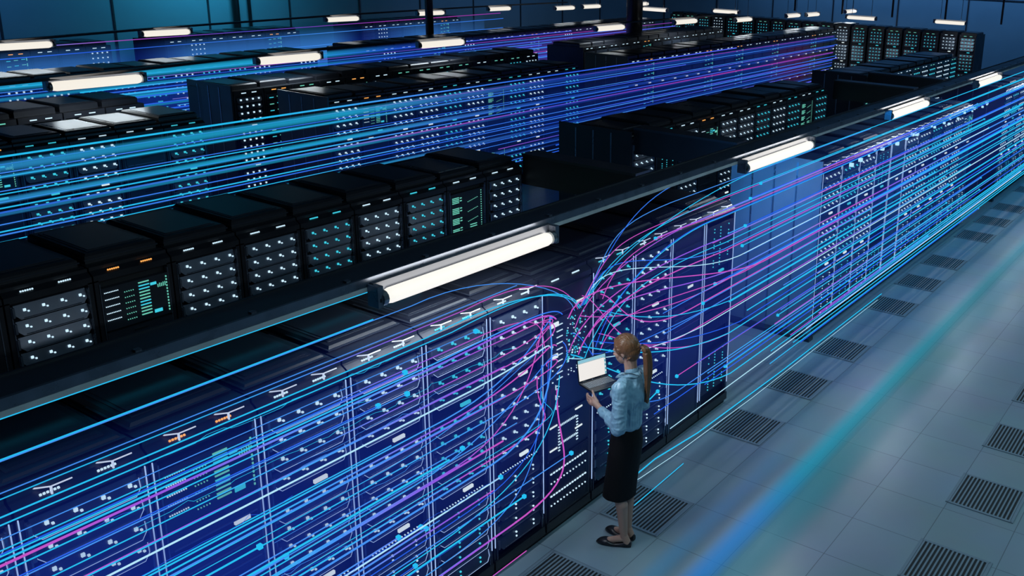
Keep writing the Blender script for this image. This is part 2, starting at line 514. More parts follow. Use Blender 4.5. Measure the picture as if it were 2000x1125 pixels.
# whole faces as one mesh for the racks further back
def far_rack_mesh(kind, simple):
    g = MB()
    g.box(-W2+.006, W2-.006, 0.03, D, 0, H-.04, 'case')
    for s in (-1, 1): g.box(s*(W2-.02)-.012, s*(W2-.02)+.012, 0, .03, .05, H-.12, 'case2')
    h = (.05, .035, .06)[simple % 3]
    g.bev(-W2+.03, W2-.03, .12, .95, H-.04, H+h, .02, 'case')
    g.box(-W2+.08, W2-.08, .2, .85, H+h, H+h+.004, 'glass')
    g.box(-W2+.01, W2-.01, 0, .06, H-.12, H-.04, 'case')
    mk = 'cyan' if kind in 'CDX' else 'white'
    for sx in (-.14, .06): g.box(sx, sx+.09, -.004, .0, H-.09, H-.075, 'orange' if kind == 'N' else ('green' if mk == 'cyan' else 'white'))
    zs = [2.0-.112*k for k in range(16)]
    for i, z in enumerate(zs):
        if i in (4, 10):
            g.box(.02, .11, -.006, .01, z, z+.024, 'label' if mk == 'white' else 'cyan'); continue
        if kind in 'WCX':
            g.prism([(-.235, z+.045), (-.235, z-.015), (-.205, z-.045), (.205, z-.045), (.235, z-.015), (.235, z+.045)], lambda q, z=z: -.01+(q-z)*.35, .03, 'unit')
            for c in range(4):
                x = -.18+c*.115; g.box(x, x+.026, -.02, -.004, z-.004, z+.022, mk)
        elif kind == 'B':
            g.box(-.25, .25, -.004, .03, z-.05, z+.05, 'unit' if i < 6 else 'case2')
        elif kind == 'N':
            g.box(-.25, .25, -.004, .03, z-.05, z+.05, 'case2')
            if i < 9:
                for c in range(3): g.box(-.2+c*.15, -.12+c*.15, -.01, 0, z-.02+.01*c, z-.008+.01*c, 'green' if (i+c) % 2 else 'cyan')
                g.box(.2, .215, -.01, 0, z-.03, z+.03, 'green')
    return g.mesh('server_rack')
FAR = {k: far_rack_mesh(k, i) for i, k in enumerate('WCNB')}
def far_rack(x, y, kind, label, group, rz=0):
    o = obj('server_rack', FAR[kind], None, (x, y, 0)); o.rotation_euler = (0, 0, rz)
    tag(o, label, 'server rack', group)
    return o
def mid_rack(x, y, kind, label, group):
    """racks of the third row: cabinet, cap, units in bays"""
    t = empty('server_rack', (x, y, 0)); tag(t, label, 'server rack', group)
    obj('cabinet', CABD if kind == 'B' else CAB, t)
    obj('top_cap', CAPS[int(R()*4)], t)
    mk = {'W': 'white', 'C': 'cyan', 'N': 'orange', 'G': 'green', 'D': 'cyan', 'B': 'white'}[kind]
    for sx in (-.13, .12):
        o = obj('indicator_strip', STR[mk], t, (sx, .022, H-.042)); o.rotation_euler = (-.9, 0, 0)
    if kind in 'WC':
        obj('label_light', LAB['white' if kind == 'W' else 'cyan'], t, (.06, 0, 1.545)); obj('label_light', LAB['white'], t, (.06, 0, .885))
        obj('server_bay', BAY[kind, 0], t); obj('server_bay', BAY[kind, 1], t); obj('server_bay', BAY[kind, 2], t)
    elif kind == 'N':
        obj('display_panel', DISP, t, (0, 0, 1.86)); obj('label_light', LAB['cyan'], t, (.1, 0, 1.6)); obj('label_light', LAB['white'], t, (-.1, 0, 1.5))
        for z in ZB[1:3]: obj('blank_panel', BLANK, t, (0, 0, z))
        obj('display_panel', DISP, t, (0, 0, .72))
    elif kind == 'G':
        obj('bar_panel', BARS, t, (0, 0, 1.75)); obj('bar_panel', BARS, t, (0, 0, .6))
    else:
        for z in ZA[1:3]+ZB[1:3]: obj('blank_panel', BLANK, t, (0, -.01, z))
    return t
BAY = {}
M['led_big_white'] = M['white']
for kd, mk in (('W', 'white'), ('C', 'cyan')):
    for bi, zs in enumerate((ZA, ZB, ZC)):
        g = MB()
        for z in zs:
            g.prism([(-.238, z+.05), (-.238, z-.018), (-.208, z-.05), (.208, z-.05), (.238, z-.018), (.238, z+.05)], lambda q, z=z: -.022+(q-z+.05)*.34, .05, 'unit')
            for c in range(4):
                x = -.185+c*.37/3; g.box(x, x+.024, -.022, -.004, z-.002, z+.020, mk)
                g.box(x+.028, x+.040, -.022, -.004, z-.012, z-.002, mk)
        BAY[kd, bi] = g.mesh('server_bay')

SLOPE = {'C': (5, 7.95, .03), 'D': (6, 10.1, .07), 'E': (7, 13.5, .085), 'F': (9, 18.3, .13)}
def ry(row, x):
    a, b, k = SLOPE[row]
    return b + k*(x-a)
def rrot(row): return math.atan(SLOPE[row][2])
KW = {'W': 'white-lit', 'C': 'cyan-lit', 'N': 'network display', 'G': 'green-barred', 'D': 'dot-lit', 'B': 'plain-fronted'}
# front row, near block: right edge at 2.44
XE = 2.44
A1 = ['C', 'W', 'C', 'B', 'W', None, 'W', 'C', 'W', 'W', 'N', 'W', 'W']      # from the cross aisle leftwards ... index 0 = far right
A1 = ['D', 'B', 'W', 'C', None, 'W', 'C', 'W', 'W', 'N', 'W', 'W']
for i, k in enumerate(A1):
    x = XE - W*(i+.5)
    if k is None: XS = x; continue
    if i < 4: lb = '%s server rack in the front row, %s rightwards from the open cabinet' % (KW[k], nth(4-i))
    else: lb = '%s server rack in the front row, %s leftwards from the open cabinet' % (KW[k], nth(i-4))
    rack(x, 0, k, lb, 'racks of the front row, near block', low=True, glow=2 if i > 5 else 1)
A2 = list('WCWDBWWCWWN')
for i, k in enumerate(A2):
    rack(4.58 + W*(i+.5), 0, k, '%s server rack in the front middle block, %s from its blue-lit end panel' % (KW[k], nth(i+1)), 'racks of the front row, middle block', low=True, glow=1 if i < 6 else 0)
for i, k in enumerate('WCWWC'):
    rack(13.3 + W*(i+.5), 0, k, '%s server rack beyond the second gap in the front row, %s along' % (KW[k], nth(i+1)), 'racks of the front row, far block', low=True)
# second row
B1 = list('WGCWCWWNWD')
for i, k in enumerate(B1):
    rack(XE-.03 - W*(i+.5), 2.78, k, '%s server rack in the second row near block, %s leftwards from the gap' % (KW[k], nth(i+1)), 'racks of the second row, near block', capi=2 if i in (1,) else (1 if i % 2 else 3))
for i, k in enumerate('WDWNWWCWCGCW'[:11]):
    rack(4.6 + W*(i+.5), 2.78, k, '%s rack in the second row middle block, %s from its dark end panel' % (KW[k], nth(i+1)), 'racks of the second row, middle block')
for i, k in enumerate('NWCBWCWCWWC'):
    far_rack(13.1 + W*(i+.5), 2.78, 'W' if k in 'W' else k, 'small dark server rack in the second row far block, %s along' % nth(i+1), 'racks of the second row, far block')
# rows across the rear aisles stand very slightly askew to the front ones
def run(fn, row, x0, step, kinds, fmt, group):
    for i, k in enumerate(kinds):
        x = x0 + step*W*(i+.5)
        o = fn(x, ry(row, x), k, fmt % (KW[k], nth(i+1)), group)
        o.rotation_euler = (0, 0, rrot(row))
run(mid_rack, 'C', 1.73, -1, 'CBWCN', '%s server rack in the third row near block, %s leftwards from the gap', 'racks of the third row, near block')
run(mid_rack, 'C', 3.80, 1, 'WNWWCWGCWBC', '%s rack in the third row middle block, %s from the grey end panel', 'racks of the third row, middle block')
run(far_rack, 'C', 12.2, 1, 'BNBBBBNBBNBBBNBBBBNBBB', 'small %s server rack in the third row far block, %s along', 'racks of the third row, far block')
run(far_rack, 'D', 2.0, -1, 'WWWCNW', 'small %s rack top in the fourth row near block, %s from its right end', 'racks of the fourth row, near block')
run(far_rack, 'D', 3.5, 1, 'WNCWNWCCCCWCCW', 'small %s rack in the fourth row middle block, %s from its dark end', 'racks of the fourth row, middle block')
run(far_rack, 'D', 13.7, 1, 'BBBBBNBBBBBBBB', 'small %s server rack in the fourth row far block, %s along', 'racks of the fourth row, far block')
run(far_rack, 'E', 7.95, -1, 'WBWCCWCWCWWW', 'small %s server rack in the fifth row near block, %s leftwards from its end', 'racks of the fifth row, near block')
run(far_rack, 'E', 9.24, 1, 'BWBBNBWBBBBNBBWBBBBBBWBB', 'small %s server rack in the fifth row far block, %s along', 'racks of the fifth row, far block')
for k_, (x0, q) in enumerate(((2.2, 'BBNBBW'), (7.08, 'BWBBBNB'), (13.6, 'BWBBBBNB'))):
    run(far_rack, 'F', x0, 1, q, 'tiny %%s rack in the row under the back wall, %s block, %%s along' % nth(k_+1), 'racks of the last row')
# racks that face the camera at the far end of the hall
for i in range(19):
    y = 16.6 - i*.66
    far_rack(27.6, y, 'CCCWCCCCCCCWCCCCCWC'[i], 'small rack facing the camera at the hall far end, %s from left' % nth(i+1), 'racks across the far end', rz=-math.pi/2)

M['panel_blue'] = noisy(mat('painted_end_panel', (0.16, 0.20, 0.26), 0.5), 2)
# end panels with plinths
def end_panel(x, y, lab, d=1.2, h=2.26, mk='case'):
    t = empty('end_panel', (x, y, 0)); tag(t, lab, 'cabinet end panel')
    g = MB()
    g.box(-.03, .0, -.02, d, .05, h, mk)
    for k in range(1, 4): g.box(-.036, -.03, d*k/4-.01, d*k/4+.01, .1, h-.05, 'edge')
    obj('panel', g, t)
    g = MB(); g.bev(-.12, 0, -.05, d+.05, 0, .06, .02, 'case2'); obj('plinth', g, t)
end_panel(4.56, 0, 'tall end panel of the front middle block, glowing blue beside the gap', mk='panel_blue')
end_panel(4.58, 2.78, 'black end panel of the second row middle block')
end_panel(3.78, ry('C', 3.78), 'grey end panel of the third row middle block', mk='case2')
end_panel(3.48, ry('D', 3.48), 'black end panel of the fourth row, at centre left')
end_panel(13.27, 0, 'dark end panel of the front row beyond the second gap')
end_panel(12.18, ry('C', 12.18), 'grey end panel of the third row far block', mk='case2')
end_panel(13.08, 2.78, 'black end panel of the second row far block')

# header beams that bridge the gaps between rows
def beam(x, y0, y1, lab):
    g = MB(); g.box(x, x+.25, y0, y1, 1.95, 2.28, 'case'); g.box(x-.01, x+.26, y0, y1, 2.28, 2.31, 'case2')
    t = obj('header_beam', g); tag(t, lab, 'beam', 'beams over the cross aisles')
beam(2.42, 1.2, 2.78, 'black header beam from the second row end to the front row, left one')
beam(4.65, 1.2, 2.78, 'black header beam beside the black end panel, right one')
beam(11.4, 1.2, 2.78, 'thin dark header beam at the end of the second row middle block')
beam(13.2, 1.2, 2.78, 'dark header beam beyond the second gap')

# special open cabinet
t = empty('open_cabinet', (XS, 0, 0)); tag(t, 'tall open black cabinet with patch panels that the light streaks run into', 'cabinet')
obj('cabinet', CABD, t); obj('top_cap', LOW[0], t)
g = MB(); g.box(-.265, .265, -.02, 0, 1.90, 2.09, 'case'); g.box(-.265, .265, -.024, -.02, 1.90, 1.904, 'edge'); d_ = obj('upper_door', g, t)
obj('label_light', LAB['white'], t, (.12, -.024, 1.93))
for sx in (-.13, .12):
    o = obj('indicator_strip', STR['white'], t, (sx, .022, H-.042)); o.rotation_euler = (-.9, 0, 0)
rr = random.Random(11)
g = MB(); g.box(-.262, .262, -.012, 0, 1.07, 1.86, 'unit')
for s in (-1, 1): g.box(s*.258-.006, s*.258+.006, -.03, 0, 1.07, 1.87, 'edge')
pp = obj('patch_panel', g, t)
g = MB()
for k in range(10):
    g.box(-.16, -.09, -.018, -.01, 1.80-k*.05, 1.806-k*.05, 'white')
    if k % 2: g.box(-.215, -.205, -.018, -.01, 1.79-k*.05, 1.80-k*.05, 'white')
g.box(-.25, -.14, -.02, -.01, 1.80, 1.835, 'label'); g.box(-.255, -.15, -.02, -.01, 1.54, 1.575, 'label')
for k in range(90):
    x = rr.uniform(-.04, .2); z = rr.uniform(1.45, 1.83); q = rr.choice((.003, .004, .006))
    g.box(x-q, x+q, -.018, -.01, z-q, z+q, rr.choice(('white', 'cyan', 'cyan')))
for k in range(6):
    for j in range(3):
        if rr.random() < .8: g.box(-.02+k*.035, -.012+k*.035, -.018, -.01, 1.38-j*.02, 1.388-j*.02, 'white')
for b in range(3):
    g.box(-.175, -.170, -.018, -.01, 1.27-b*.085, 1.31-b*.085, 'white')
    for j in range(3): g.box(-.16+(j % 2)*.02, -.15+(j % 2)*.02, -.018, -.01, 1.27-b*.085+j*.012, 1.275-b*.085+j*.012, 'white')
obj('patch_leds', g, pp)
g = MB(); g.box(-.262, .262, -.010, 0, .68, 1.03, 'case2')
lp = obj('lower_panel', g, t)
g = MB()
for (x, z) in ((-.2, .96), (.12, 1.00), (.12, .83), (-.2, .76)): g.box(x-.045, x+.045, -.016, -.01, z-.006, z+.006, 'label')
for x, z0 in ((-.13, .72), (.10, .72)):
    for k in range(9): g.box(x-.01, x+.01, -.016, -.01, z0+k*.026, z0+.008+k*.026, 'white')
for z in (.93, .77):
    for k in range(11): g.box(-.11+k*.019, -.104+k*.019, -.016, -.01, z, z+.018, 'white')
obj('bar_leds', g, lp)
g = MB(); g.box(-.262, .262, -.010, 0, .14, .66, 'case')
for k in range(40):
    x = -.25+.5*k/39; g.box(x-.004, x+.004, -.014, -.01, .16, .64, 'case2')
gp = obj('grille_door', g, t)
g = MB()
for z, sx, n in ((.56, .010, 14), (.475, .005, 12), (.36, .010, 14), (.275, .005, 12)):
    for k in range(n):
        x = -.235+.44*k/(n-1); g.box(x-sx, x+sx, -.022, -.014, z-.005, z+.005, 'white')
obj('door_leds', g, gp)

# ------------------------------------------------------------------ overhead trunking and lamp tubes
def trunk(y0, y1, z, x0, x1, lab):
    g = MB()
    g.box(x0, x1, y0, y1, z-.045, z, 'case2')
    g.box(x0, x1, y0-.016, y0+.003, z-.060, z+.006, 'edge'); g.box(x0, x1, y1-.004, y1+.012, z-.045, z+.008, 'case')
    x = x0+.7
    while x < x1:
        g.box(x, x+.03, y0+.02, y0+.05, z, z+.01, 'edge'); x += .6
    g.box(x0, x1, y0-.020, y0-.010, z-.075, z-.048, 'reflect')
    tag(obj('lamp_trunking', g), lab, 'trunking', 'overhead lamp trunking')
def trunk_poly(P, lab):
    g = MB()
    for (xa, ya), (xb, yb) in zip(P, P[1:]):
        n = len(g.v); i = g.mi('case')
        for (x, y) in ((xa, ya), (xb, yb)):
            for dy, z in ((.06, 2.68), (.16, 2.68), (.16, 2.72), (.06, 2.72)): g.v.append((x, y+dy, z))
        for k in range(4): g.f.append((n+k, n+(k+1) % 4, n+4+(k+1) % 4, n+4+k)); g.m.append(i)
    tag(obj('lamp_trunking', g), lab, 'trunking', 'overhead lamp trunking')
trunk(-.06, .17, 2.70, -12, 31, 'long dark lamp trunking over the front row of racks')
T2P = [(-6, 8.4), (1.12, 9.31), (4.68, 10.02), (8.54, 10.33), (14.86, 10.63), (22, 10.75)]
trunk_poly(T2P, 'long dark lamp trunking along the rear aisle, behind the glowing band')
T3P = [(-2, 13.4), (2.5, 14.55), (5.7, 15.5), (11.1, 16.6), (14.7, 17.1), (18.1, 17.5), (22, 17.7)]
trunk_poly(T3P, 'thin dark lamp trunking below the back wall')
def lamp(x, y, z, L, r, lab, grp, rz=0, power=28, hang=False):
    t = empty('tube_lamp', (x, y, z), rz); tag(t, lab, 'tube lamp', grp)
    g = MB()
    pts = [(-L/2, 0, 0), (-L/2+r*.3, 0, 0), (-L/2+r, 0, 0), (L/2-r, 0, 0), (L/2-r*.3, 0, 0), (L/2, 0, 0)]
    g.tube(pts, [r*.5, r*.85, r, r, r*.85, r*.4], 'tube', 14)
    me = g.mesh('tube', True); obj('tube', me, t)
    for s in (-1, 1):
        g = MB()
        g.tube([(s*(L/2), 0, 0), (s*(L/2+.035), 0, 0)], r*.95, 'rim', 12)
        g.box(min(s*(L/2+.03), s*(L/2+.07)), max(s*(L/2+.03), s*(L/2+.07)), -.03, .06, -.045, .085, 'edge')
        g.box(s*(L/2+.05)-.004, s*(L/2+.05)+.004, -.035, .0, -.01, .01, 'dark')
        obj('end_cap', g, t)
        if hang:
            g = MB(); g.tube([(s*L*.35, .05, .08), (s*L*.35, .05, 6.6-z)], .008, 'case2', 6); obj('hanger_rod', g, t)
    g = MB()
    g.box(-L/2-.05, L/2+.05, .03, .07, .03, .09, 'case2')
    obj('reflector', g, t)
    # the lamp's own light
    l = bpy.data.lights.new('tube_light', 'AREA'); l.shape = 'RECTANGLE'; l.size = L; l.size_y = r*2
    l.color = (0.80, 0.92, 1.0); l.energy = power
    o = bpy.data.objects.new('tube_light', l); o.location = (0, -.0, -r-.01); COL.objects.link(o); o.parent = t
    l = bpy.data.lights.new('tube_back_light', 'AREA'); l.shape = 'RECTANGLE'; l.size = L; l.size_y = r*2
    l.color = (1.0, 0.93, 0.82); l.energy = power*.14
    o = bpy.data.objects.new('tube_back_light', l); o.location = (0, r*.2, r+.004); o.rotation_euler = (math.radians(130), 0, 0); COL.objects.link(o); o.parent = t
for i, x in enumerate((-5.6, -1.37, 3.1, 7.15, 11.35, 15.6, 20.0)):
    lamp(x, -.14, 2.585, 1.5, .049, 'glowing tube lamp over the front row, %s one from the left edge' % nth(i+1), 'tube lamps over the front row', power=24)
for i, (x, y) in enumerate(((1.12, 9.31), (4.68, 10.02), (8.54, 10.33), (14.86, 10.63), (18.74, 10.69))):
    lamp(x, y, 2.6, 1.2, .065, 'glowing tube lamp over the rear aisle, %s one in its line' % nth(i+1), 'tube lamps over the rear aisle', power=14)
for i, (x, y) in enumerate(((2.5, 14.55), (5.7, 15.5), (11.1, 16.6), (14.7, 17.1), (18.1, 17.5), (20.45, 16.65), (22.1, 16.75), (25.3, 16.8))):
    lamp(x, y, 2.6, 1.0, .06, 'small tube lamp along the back wall, %s one in its line' % nth(i+1), 'tube lamps along the back wall', power=10, hang=(i > 4))
for i, (x, y) in enumerate(((22.8, 14.5), (24.3, 12.45), (25.8, 7.95), (26.6, 5.1))):
    lamp(x, y, 2.6, 1.0, .055, 'small tube lamp seen crosswise near the far racks, %s from the left' % nth(i+1), 'tube lamps near the far racks', rz=-math.pi/2, power=10, hang=True)
for i, (x, y) in enumerate(((21.1, 10.0), (24.6, 9.95), (25.9, 9.8), (29.3, 9.75))):
    lamp(x, y, 2.6, 1.0, .055, 'small tube lamp pointing down the hall at far right, %s along' % nth(i+1), 'tube lamps at far right', power=10, hang=True)

# columns, pipes and ducts
def column(x, y, r, lab, z1=6.6):
    g = MB(); g.tube([(x, y, 0), (x, y, z1)], r, 'black_pipe', 20)
    g.tube([(x, y, 0), (x, y, .08)], r*1.35, 'case2', 20)
    o = obj('column', g.mesh('column', True)); tag(o, lab, 'column')
column(18.65, 12.48, .25, 'round black column rising behind the fourth row, right of centre')
column(13.2, 15.6, .11, 'slim dark column in front of the back wall, near top centre')
column(11.5, 21.85, .10, 'black downpipe on the teal back wall at upper left')
column(11.98, 21.9, .05, 'thin grey pipe just right of the black downpipe')
g = MB()
g.box(29.0, 29.3, -8, 14.5, 3.55, 3.72, 'case')
for y in range(-6, 14, 2):
    g.box(29.1, 29.16, y, y+.06, 2.5, 3.55, 'case'); g.box(29.1, 29.2, y+.7, y+.82, 3.72, 4.0, 'case')
tag(obj('cable_tray', g), 'dark overhead cable tray with hangers crossing the far end', 'cable tray')

# ------------------------------------------------------------------ light streaks
def glow_mat(name, stops, es, sample=True):
    """emission colour along the world x axis; stops = [(x, rgb), ...]"""
    m = mat(name, (0, 0, 0), 1)
    nt = m.node_tree; nt.nodes.clear()
    out = nt.nodes.new('ShaderNodeOutputMaterial'); em = nt.nodes.new('ShaderNodeEmission')
    em.inputs['Strength'].default_value = es
    nt.links.new(em.outputs[0], out.inputs[0])
    if len(stops) == 1:
        em.inputs['Color'].default_value = (*stops[0][1], 1)
    else:
        ge = nt.nodes.new('ShaderNodeNewGeometry'); sp = nt.nodes.new('ShaderNodeSeparateXYZ'); mr = nt.nodes.new('ShaderNodeMapRange')
        nt.links.new(ge.outputs['Position'], sp.inputs[0]); nt.links.new(sp.outputs[0], mr.inputs['Value'])
        a, b = stops[0][0], stops[-1][0]
        mr.inputs['From Min'].default_value = a; mr.inputs['From Max'].default_value = b
        cr = nt.nodes.new('ShaderNodeValToRGB')
        for i, (x, c) in enumerate(stops):
            p = (x-a)/(b-a)
            if i == 0: e = cr.color_ramp.elements[0]; e.position = p
            elif i == len(stops)-1: e = cr.color_ramp.elements[-1]; e.position = p
            else: e = cr.color_ramp.elements.new(p)
            e.color = (*c, 1)
        nt.links.new(mr.outputs['Result'], cr.inputs[0]); nt.links.new(cr.outputs[0], em.inputs['Color'])
    if not sample: m.cycles.emission_sampling = 'NONE'
    return m
CY = (0.02, 0.52, 0.90); BL = (0.02, 0.12, 0.85); DB = (0.015, 0.05, 0.60); MG = (0.58, 0.09, 0.54); PU = (0.25, 0.10, 0.80); LB = (0.06, 0.30, 0.95); WH = (0.5, 0.75, 1.0)
M['s_cy'] = glow_mat('streak_cyan', [(0, CY)], 1.0)
M['s_bl'] = glow_mat('streak_blue', [(0, LB)], 0.95)
M['s_db'] = glow_mat('streak_deep_blue', [(0, BL)], 1.0)
M['s_wh'] = glow_mat('streak_pale', [(0, (0.45, 0.80, 1.0))], 1.0)
M['s_mg'] = glow_mat('streak_magenta', [(-9, CY), (-3.4, CY), (-2.6, LB), (-1.9, PU), (-1.2, MG), (2.5, MG), (5, PU), (7, LB), (10, CY), (30, CY)], 1.0)
M['s_mg2'] = glow_mat('streak_violet', [(-9, MG), (-4.2, MG), (-3.4, PU), (-2.6, LB), (-1.4, PU), (-.3, MG), (1.2, PU), (3, LB), (4.5, MG), (6, PU), (9, LB), (30, LB)], 1.0)
M['s_gr'] = glow_mat('streak_cyan_to_blue', [(-9, CY), (-3, CY), (-1.5, LB), (0, BL), (2, LB), (4, CY), (30, CY)], 1.0)
M['s_back'] = glow_mat('rear_streak', [(-3, CY), (2.5, CY), (5, LB), (9, BL), (16, (.08, .12, .85)), (30, (.10, .12, .8))], 0.95)
M['s_back2'] = glow_mat('rear_streak_blue', [(-3, LB), (5, BL), (12, LB), (26, BL)], 0.9)
M['s_backm'] = glow_mat('rear_streak_magenta', [(-3, BL), (3, LB), (6, (.45, .08, .62)), (9, (.1, .1, .8)), (12, (.25, .06, .6)), (16, (.5, .05, .5)), (30, (.2, .08, .7))], 0.7)
CN = {'s_cy': 'cyan', 's_bl': 'light blue', 's_db': 'deep blue', 's_wh': 'pale blue', 's_mg': 'magenta and cyan', 's_mg2': 'violet', 's_gr': 'cyan-to-blue',
      's_back': 'cyan-to-violet', 's_back2': 'blue', 's_backm': 'magenta-tinged'}

def node_cube(p, s, parent):
    g = MB(); g.box(-s, s, -s, s, -s, s, 's_cy')
    obj('end_node', g, parent, p)
def streak(pts, rad, mk, lab, grp, nodes=(), n=5):
    g = MB(); g.tube(pts, rad, mk, n)
    o = obj('light_streak', g); tag(o, lab, 'light streak', grp)
    for p in nodes: node_cube(p, .012, o)
    return o
def bez(p0, p1, p2, p3, n=16):
    r = []
    for k in range(n+1):
        t = k/n; a = 1-t
        r.append(Vector(p0)*a**3 + Vector(p1)*3*a*a*t + Vector(p2)*3*a*t*t + Vector(p3)*t**3)
    return r
def far_rad(p, base=.0032):
    d = (Vector(p)-CP0).length
    return max(base, d*.00042)
CP0 = Vector((-5.6, -4.3, 4.6))
def wob(x0, x1, y, z, amp, step):
    pts = []; x = x0; dy = dz = 0
    while x < x1:
        pts.append((x, y+dy, z+dz)); x += step*U(.4, 1.6)
        if R() < .5: dy = U(-amp, amp); dz = U(-amp, amp)
    pts.append((x1, y, z))
    return pts

PORT = Vector((XS+.0, -.03, 1.62)); PL = Vector((XS-.16, -.03, 1.72)); PR = Vector((XS+.18, -.03, 1.68))
sr = random.Random(21)
# left side, in front of the near racks
LEFT = []
for i in range(58):
    z = .22 + 1.98*i/57 + sr.uniform(-.02, .02)
    y = -sr.uniform(.05, .42)
    LEFT.append((z, y))
pal = ['s_gr', 's_cy', 's_bl', 's_cy', 's_db', 's_mg', 's_gr', 's_bl', 's_mg2', 's_cy', 's_gr', 's_mg', 's_bl', 's_db']
for i, (z, y) in enumerate(LEFT):
    mk = pal[(i*5 + sr.randrange(3)) % len(pal)]
    q = sr.random(); nodes = []
    base = sr.choice((.0024, .0032, .0036, .0045, .006)) if mk not in ('s_db',) else .003
    if i % 19 == 7: mk, base = 's_wh', .005
    if (z > 1.25 and q < .62) or (.5 < z <= 1.25 and q < .42):
        xs = -sr.uniform(1.15, 2.2)
        P = PL + Vector((sr.uniform(-.26, .08), 0, sr.uniform(-.20, .34) if z > 1.2 else sr.uniform(-.55, -.10)))
        if z > 1.2: c1 = (xs+.9, y, z+.02); c2 = (P.x-.22, P.y-.10, P.z+.16)
        else: c1 = (xs+.9, y, z); c2 = (P.x-.15, P.y-.10, z+(P.z-z)*.2)
        if mk in ('s_bl', 's_db', 's_cy') and sr.random() < .55: mk = 's_mg'
        pts = [(-9, y, z), (-5, y, z)] + [tuple(p) for p in bez((xs, y, z), c1, c2, P, 18)]
    elif q < .74:
        xe = sr.uniform(-3.6, -.6); pts = [(-9, y, z), (xe, y, z)]
        nodes = [(xe, y, z)]
    else:
        pts = [(-9, y, z), (sr.uniform(-2.2, -.7), y, z)]
    streak(pts, [base*(.55+.0) if False else base for _ in pts], mk, '%s light streak before near left racks, %s from the floor' % (CN[mk], nth(i+1)), 'light streaks before the near left racks', nodes)
# top-edge streaks over the near racks
for i, (y, z, mk, xe, r) in enumerate(((.62, 2.3, 's_cy', -1.15, .006), (.24, 2.28, 's_cy', -1.9, .006), (.22, 2.285, 's_bl', -.9, .003), (.06, 2.22, 's_bl', -.75, .003),
                                       (.02, 2.215, 's_mg', -.62, .003), (-.03, 2.16, 's_cy', -1.0, .004), (-.04, 2.13, 's_cy', -.8, .0035))):
    pts = [(-9, y, z), (xe-.8, y, z)] + [tuple(p) for p in bez((xe-.7, y, z), (xe, y, z+.06), (XS-.2, -.15, 2.2), tuple(PORT+Vector((.0+.02*i, 0, .25))), 14)] if i in (2, 4, 5, 6) else [(-9, y, z), (xe, y, z)]
    streak(pts, r, mk, '%s streak skimming the tops of the near front racks, %s from the trunking' % (CN[mk], nth(i+1)), 'light streaks over the near rack tops')
# fine jagged sparks
for i in range(16):
    y = -sr.uniform(.1, .4); z = sr.uniform(.5, 2.2); x0 = sr.uniform(-4.6, -2.6)
    streak(wob(x0, x0+sr.uniform(.8, 1.6), y, z, .012, .06), .0013, sr.choice(('s_bl', 's_db', 's_cy')), 'hair-thin jagged spark line among the left streaks, %s of sixteen' % nth(i+1), 'jagged spark lines', n=3)
# right side
for i in range(58):
    z = .16 + 2.2*i/57 + sr.uniform(-.02, .02)
    y = -sr.uniform(.05, .40) if z > .3 else -sr.uniform(.02, .12)
    q = sr.random()
    mk = pal[(i*3 + sr.randrange(4)) % len(pal)]
    base = sr.choice((.0022, .003, .003, .004, .005)); nodes = []
    if i % 17 == 9: mk, base = 's_wh', .0035
    x1 = sr.choice((30, 30, 30, 14, 11, 9, 20))
    if q < .55 and z > .55:
        P = PR + Vector((sr.uniform(-.22, .24), 0, sr.uniform(-.32, .30)))
        xs = sr.uniform(1.2, 2.4)
        if mk in ('s_bl', 's_db') and sr.random() < .5: mk = 's_mg'
        if z > 1.5: c2 = (xs-1.1, y, z+.05); c1 = (P.x+.10, P.y-.08, P.z+.42)
        else: c2 = (xs-1.0, y*.5, z); c1 = (P.x+.25, P.y-.03, P.z-.10)
        pts = [tuple(p) for p in bez(P, c1, c2, (xs, y, z), 18)] + [(4, y, z), (8, y, z), (x1, y, z)]
    else:
        x0 = sr.uniform(.3, 3.4)
        if z < .5: x0 = sr.uniform(2.6, 4.6)
        pts = [(x0, y, z), (4.7, y, z), (8, y, z), (x1, y, z)]
        if q > .8: nodes = [(x0, y, z)]
    if x1 < 12: nodes.append((x1, y, z))
    rad = [max(base, (Vector(p)-CP0).length*.00045*(1 if base < .004 else 1.25)) for p in pts]
    streak(pts, rad, mk, '%s light streak right of the person, %s from the floor' % (CN[mk], nth(i+1)), 'light streaks before the right front racks', nodes)
for i, (x0, x1, y, z, mk) in enumerate(((1.2, 5.0, -.02, 2.30, 's_mg'), (.6, 6.2, .05, 2.42, 's_bl'), (1.6, 7.8, .0, 2.62, 's_gr'), (2.0, 30, -.1, 2.36, 's_cy'), (3.0, 30, -.05, 2.48, 's_cy'))):
    x0 = max(x0, 1.3); pts = [tuple(p) for p in bez(PR+Vector((.02*i-.08, 0, .2)), (XS+.42, -.12, 2.35), (x0-1.0, y, z-.02), (x0, y, z), 16)] + [(x0+2, y, z), (x1, y, z)]
    streak(pts, [max(.003, (Vector(p)-CP0).length*.0004) for p in pts], mk, '%s streak arching from the open cabinet over the rack tops, %s of five' % (CN[mk], nth(i+1)), 'arching light streaks')
# small light knots scattered on the streaks near the far block top
for i in range(24):
    x = 5.2 + i*.28; g = MB(); s = sr.choice((.012, .016, .022))
    g.box(-s, s, -s, s, -s, s, 's_wh')
    o = obj('light_node', g, None, (x, -.12+sr.uniform(-.04, .04), 2.16+sr.uniform(-.05, .05)))
    tag(o, 'tiny bright light knot at the top of the front middle racks, %s along' % nth(i+1), 'light node', 'light knots on the streaks')
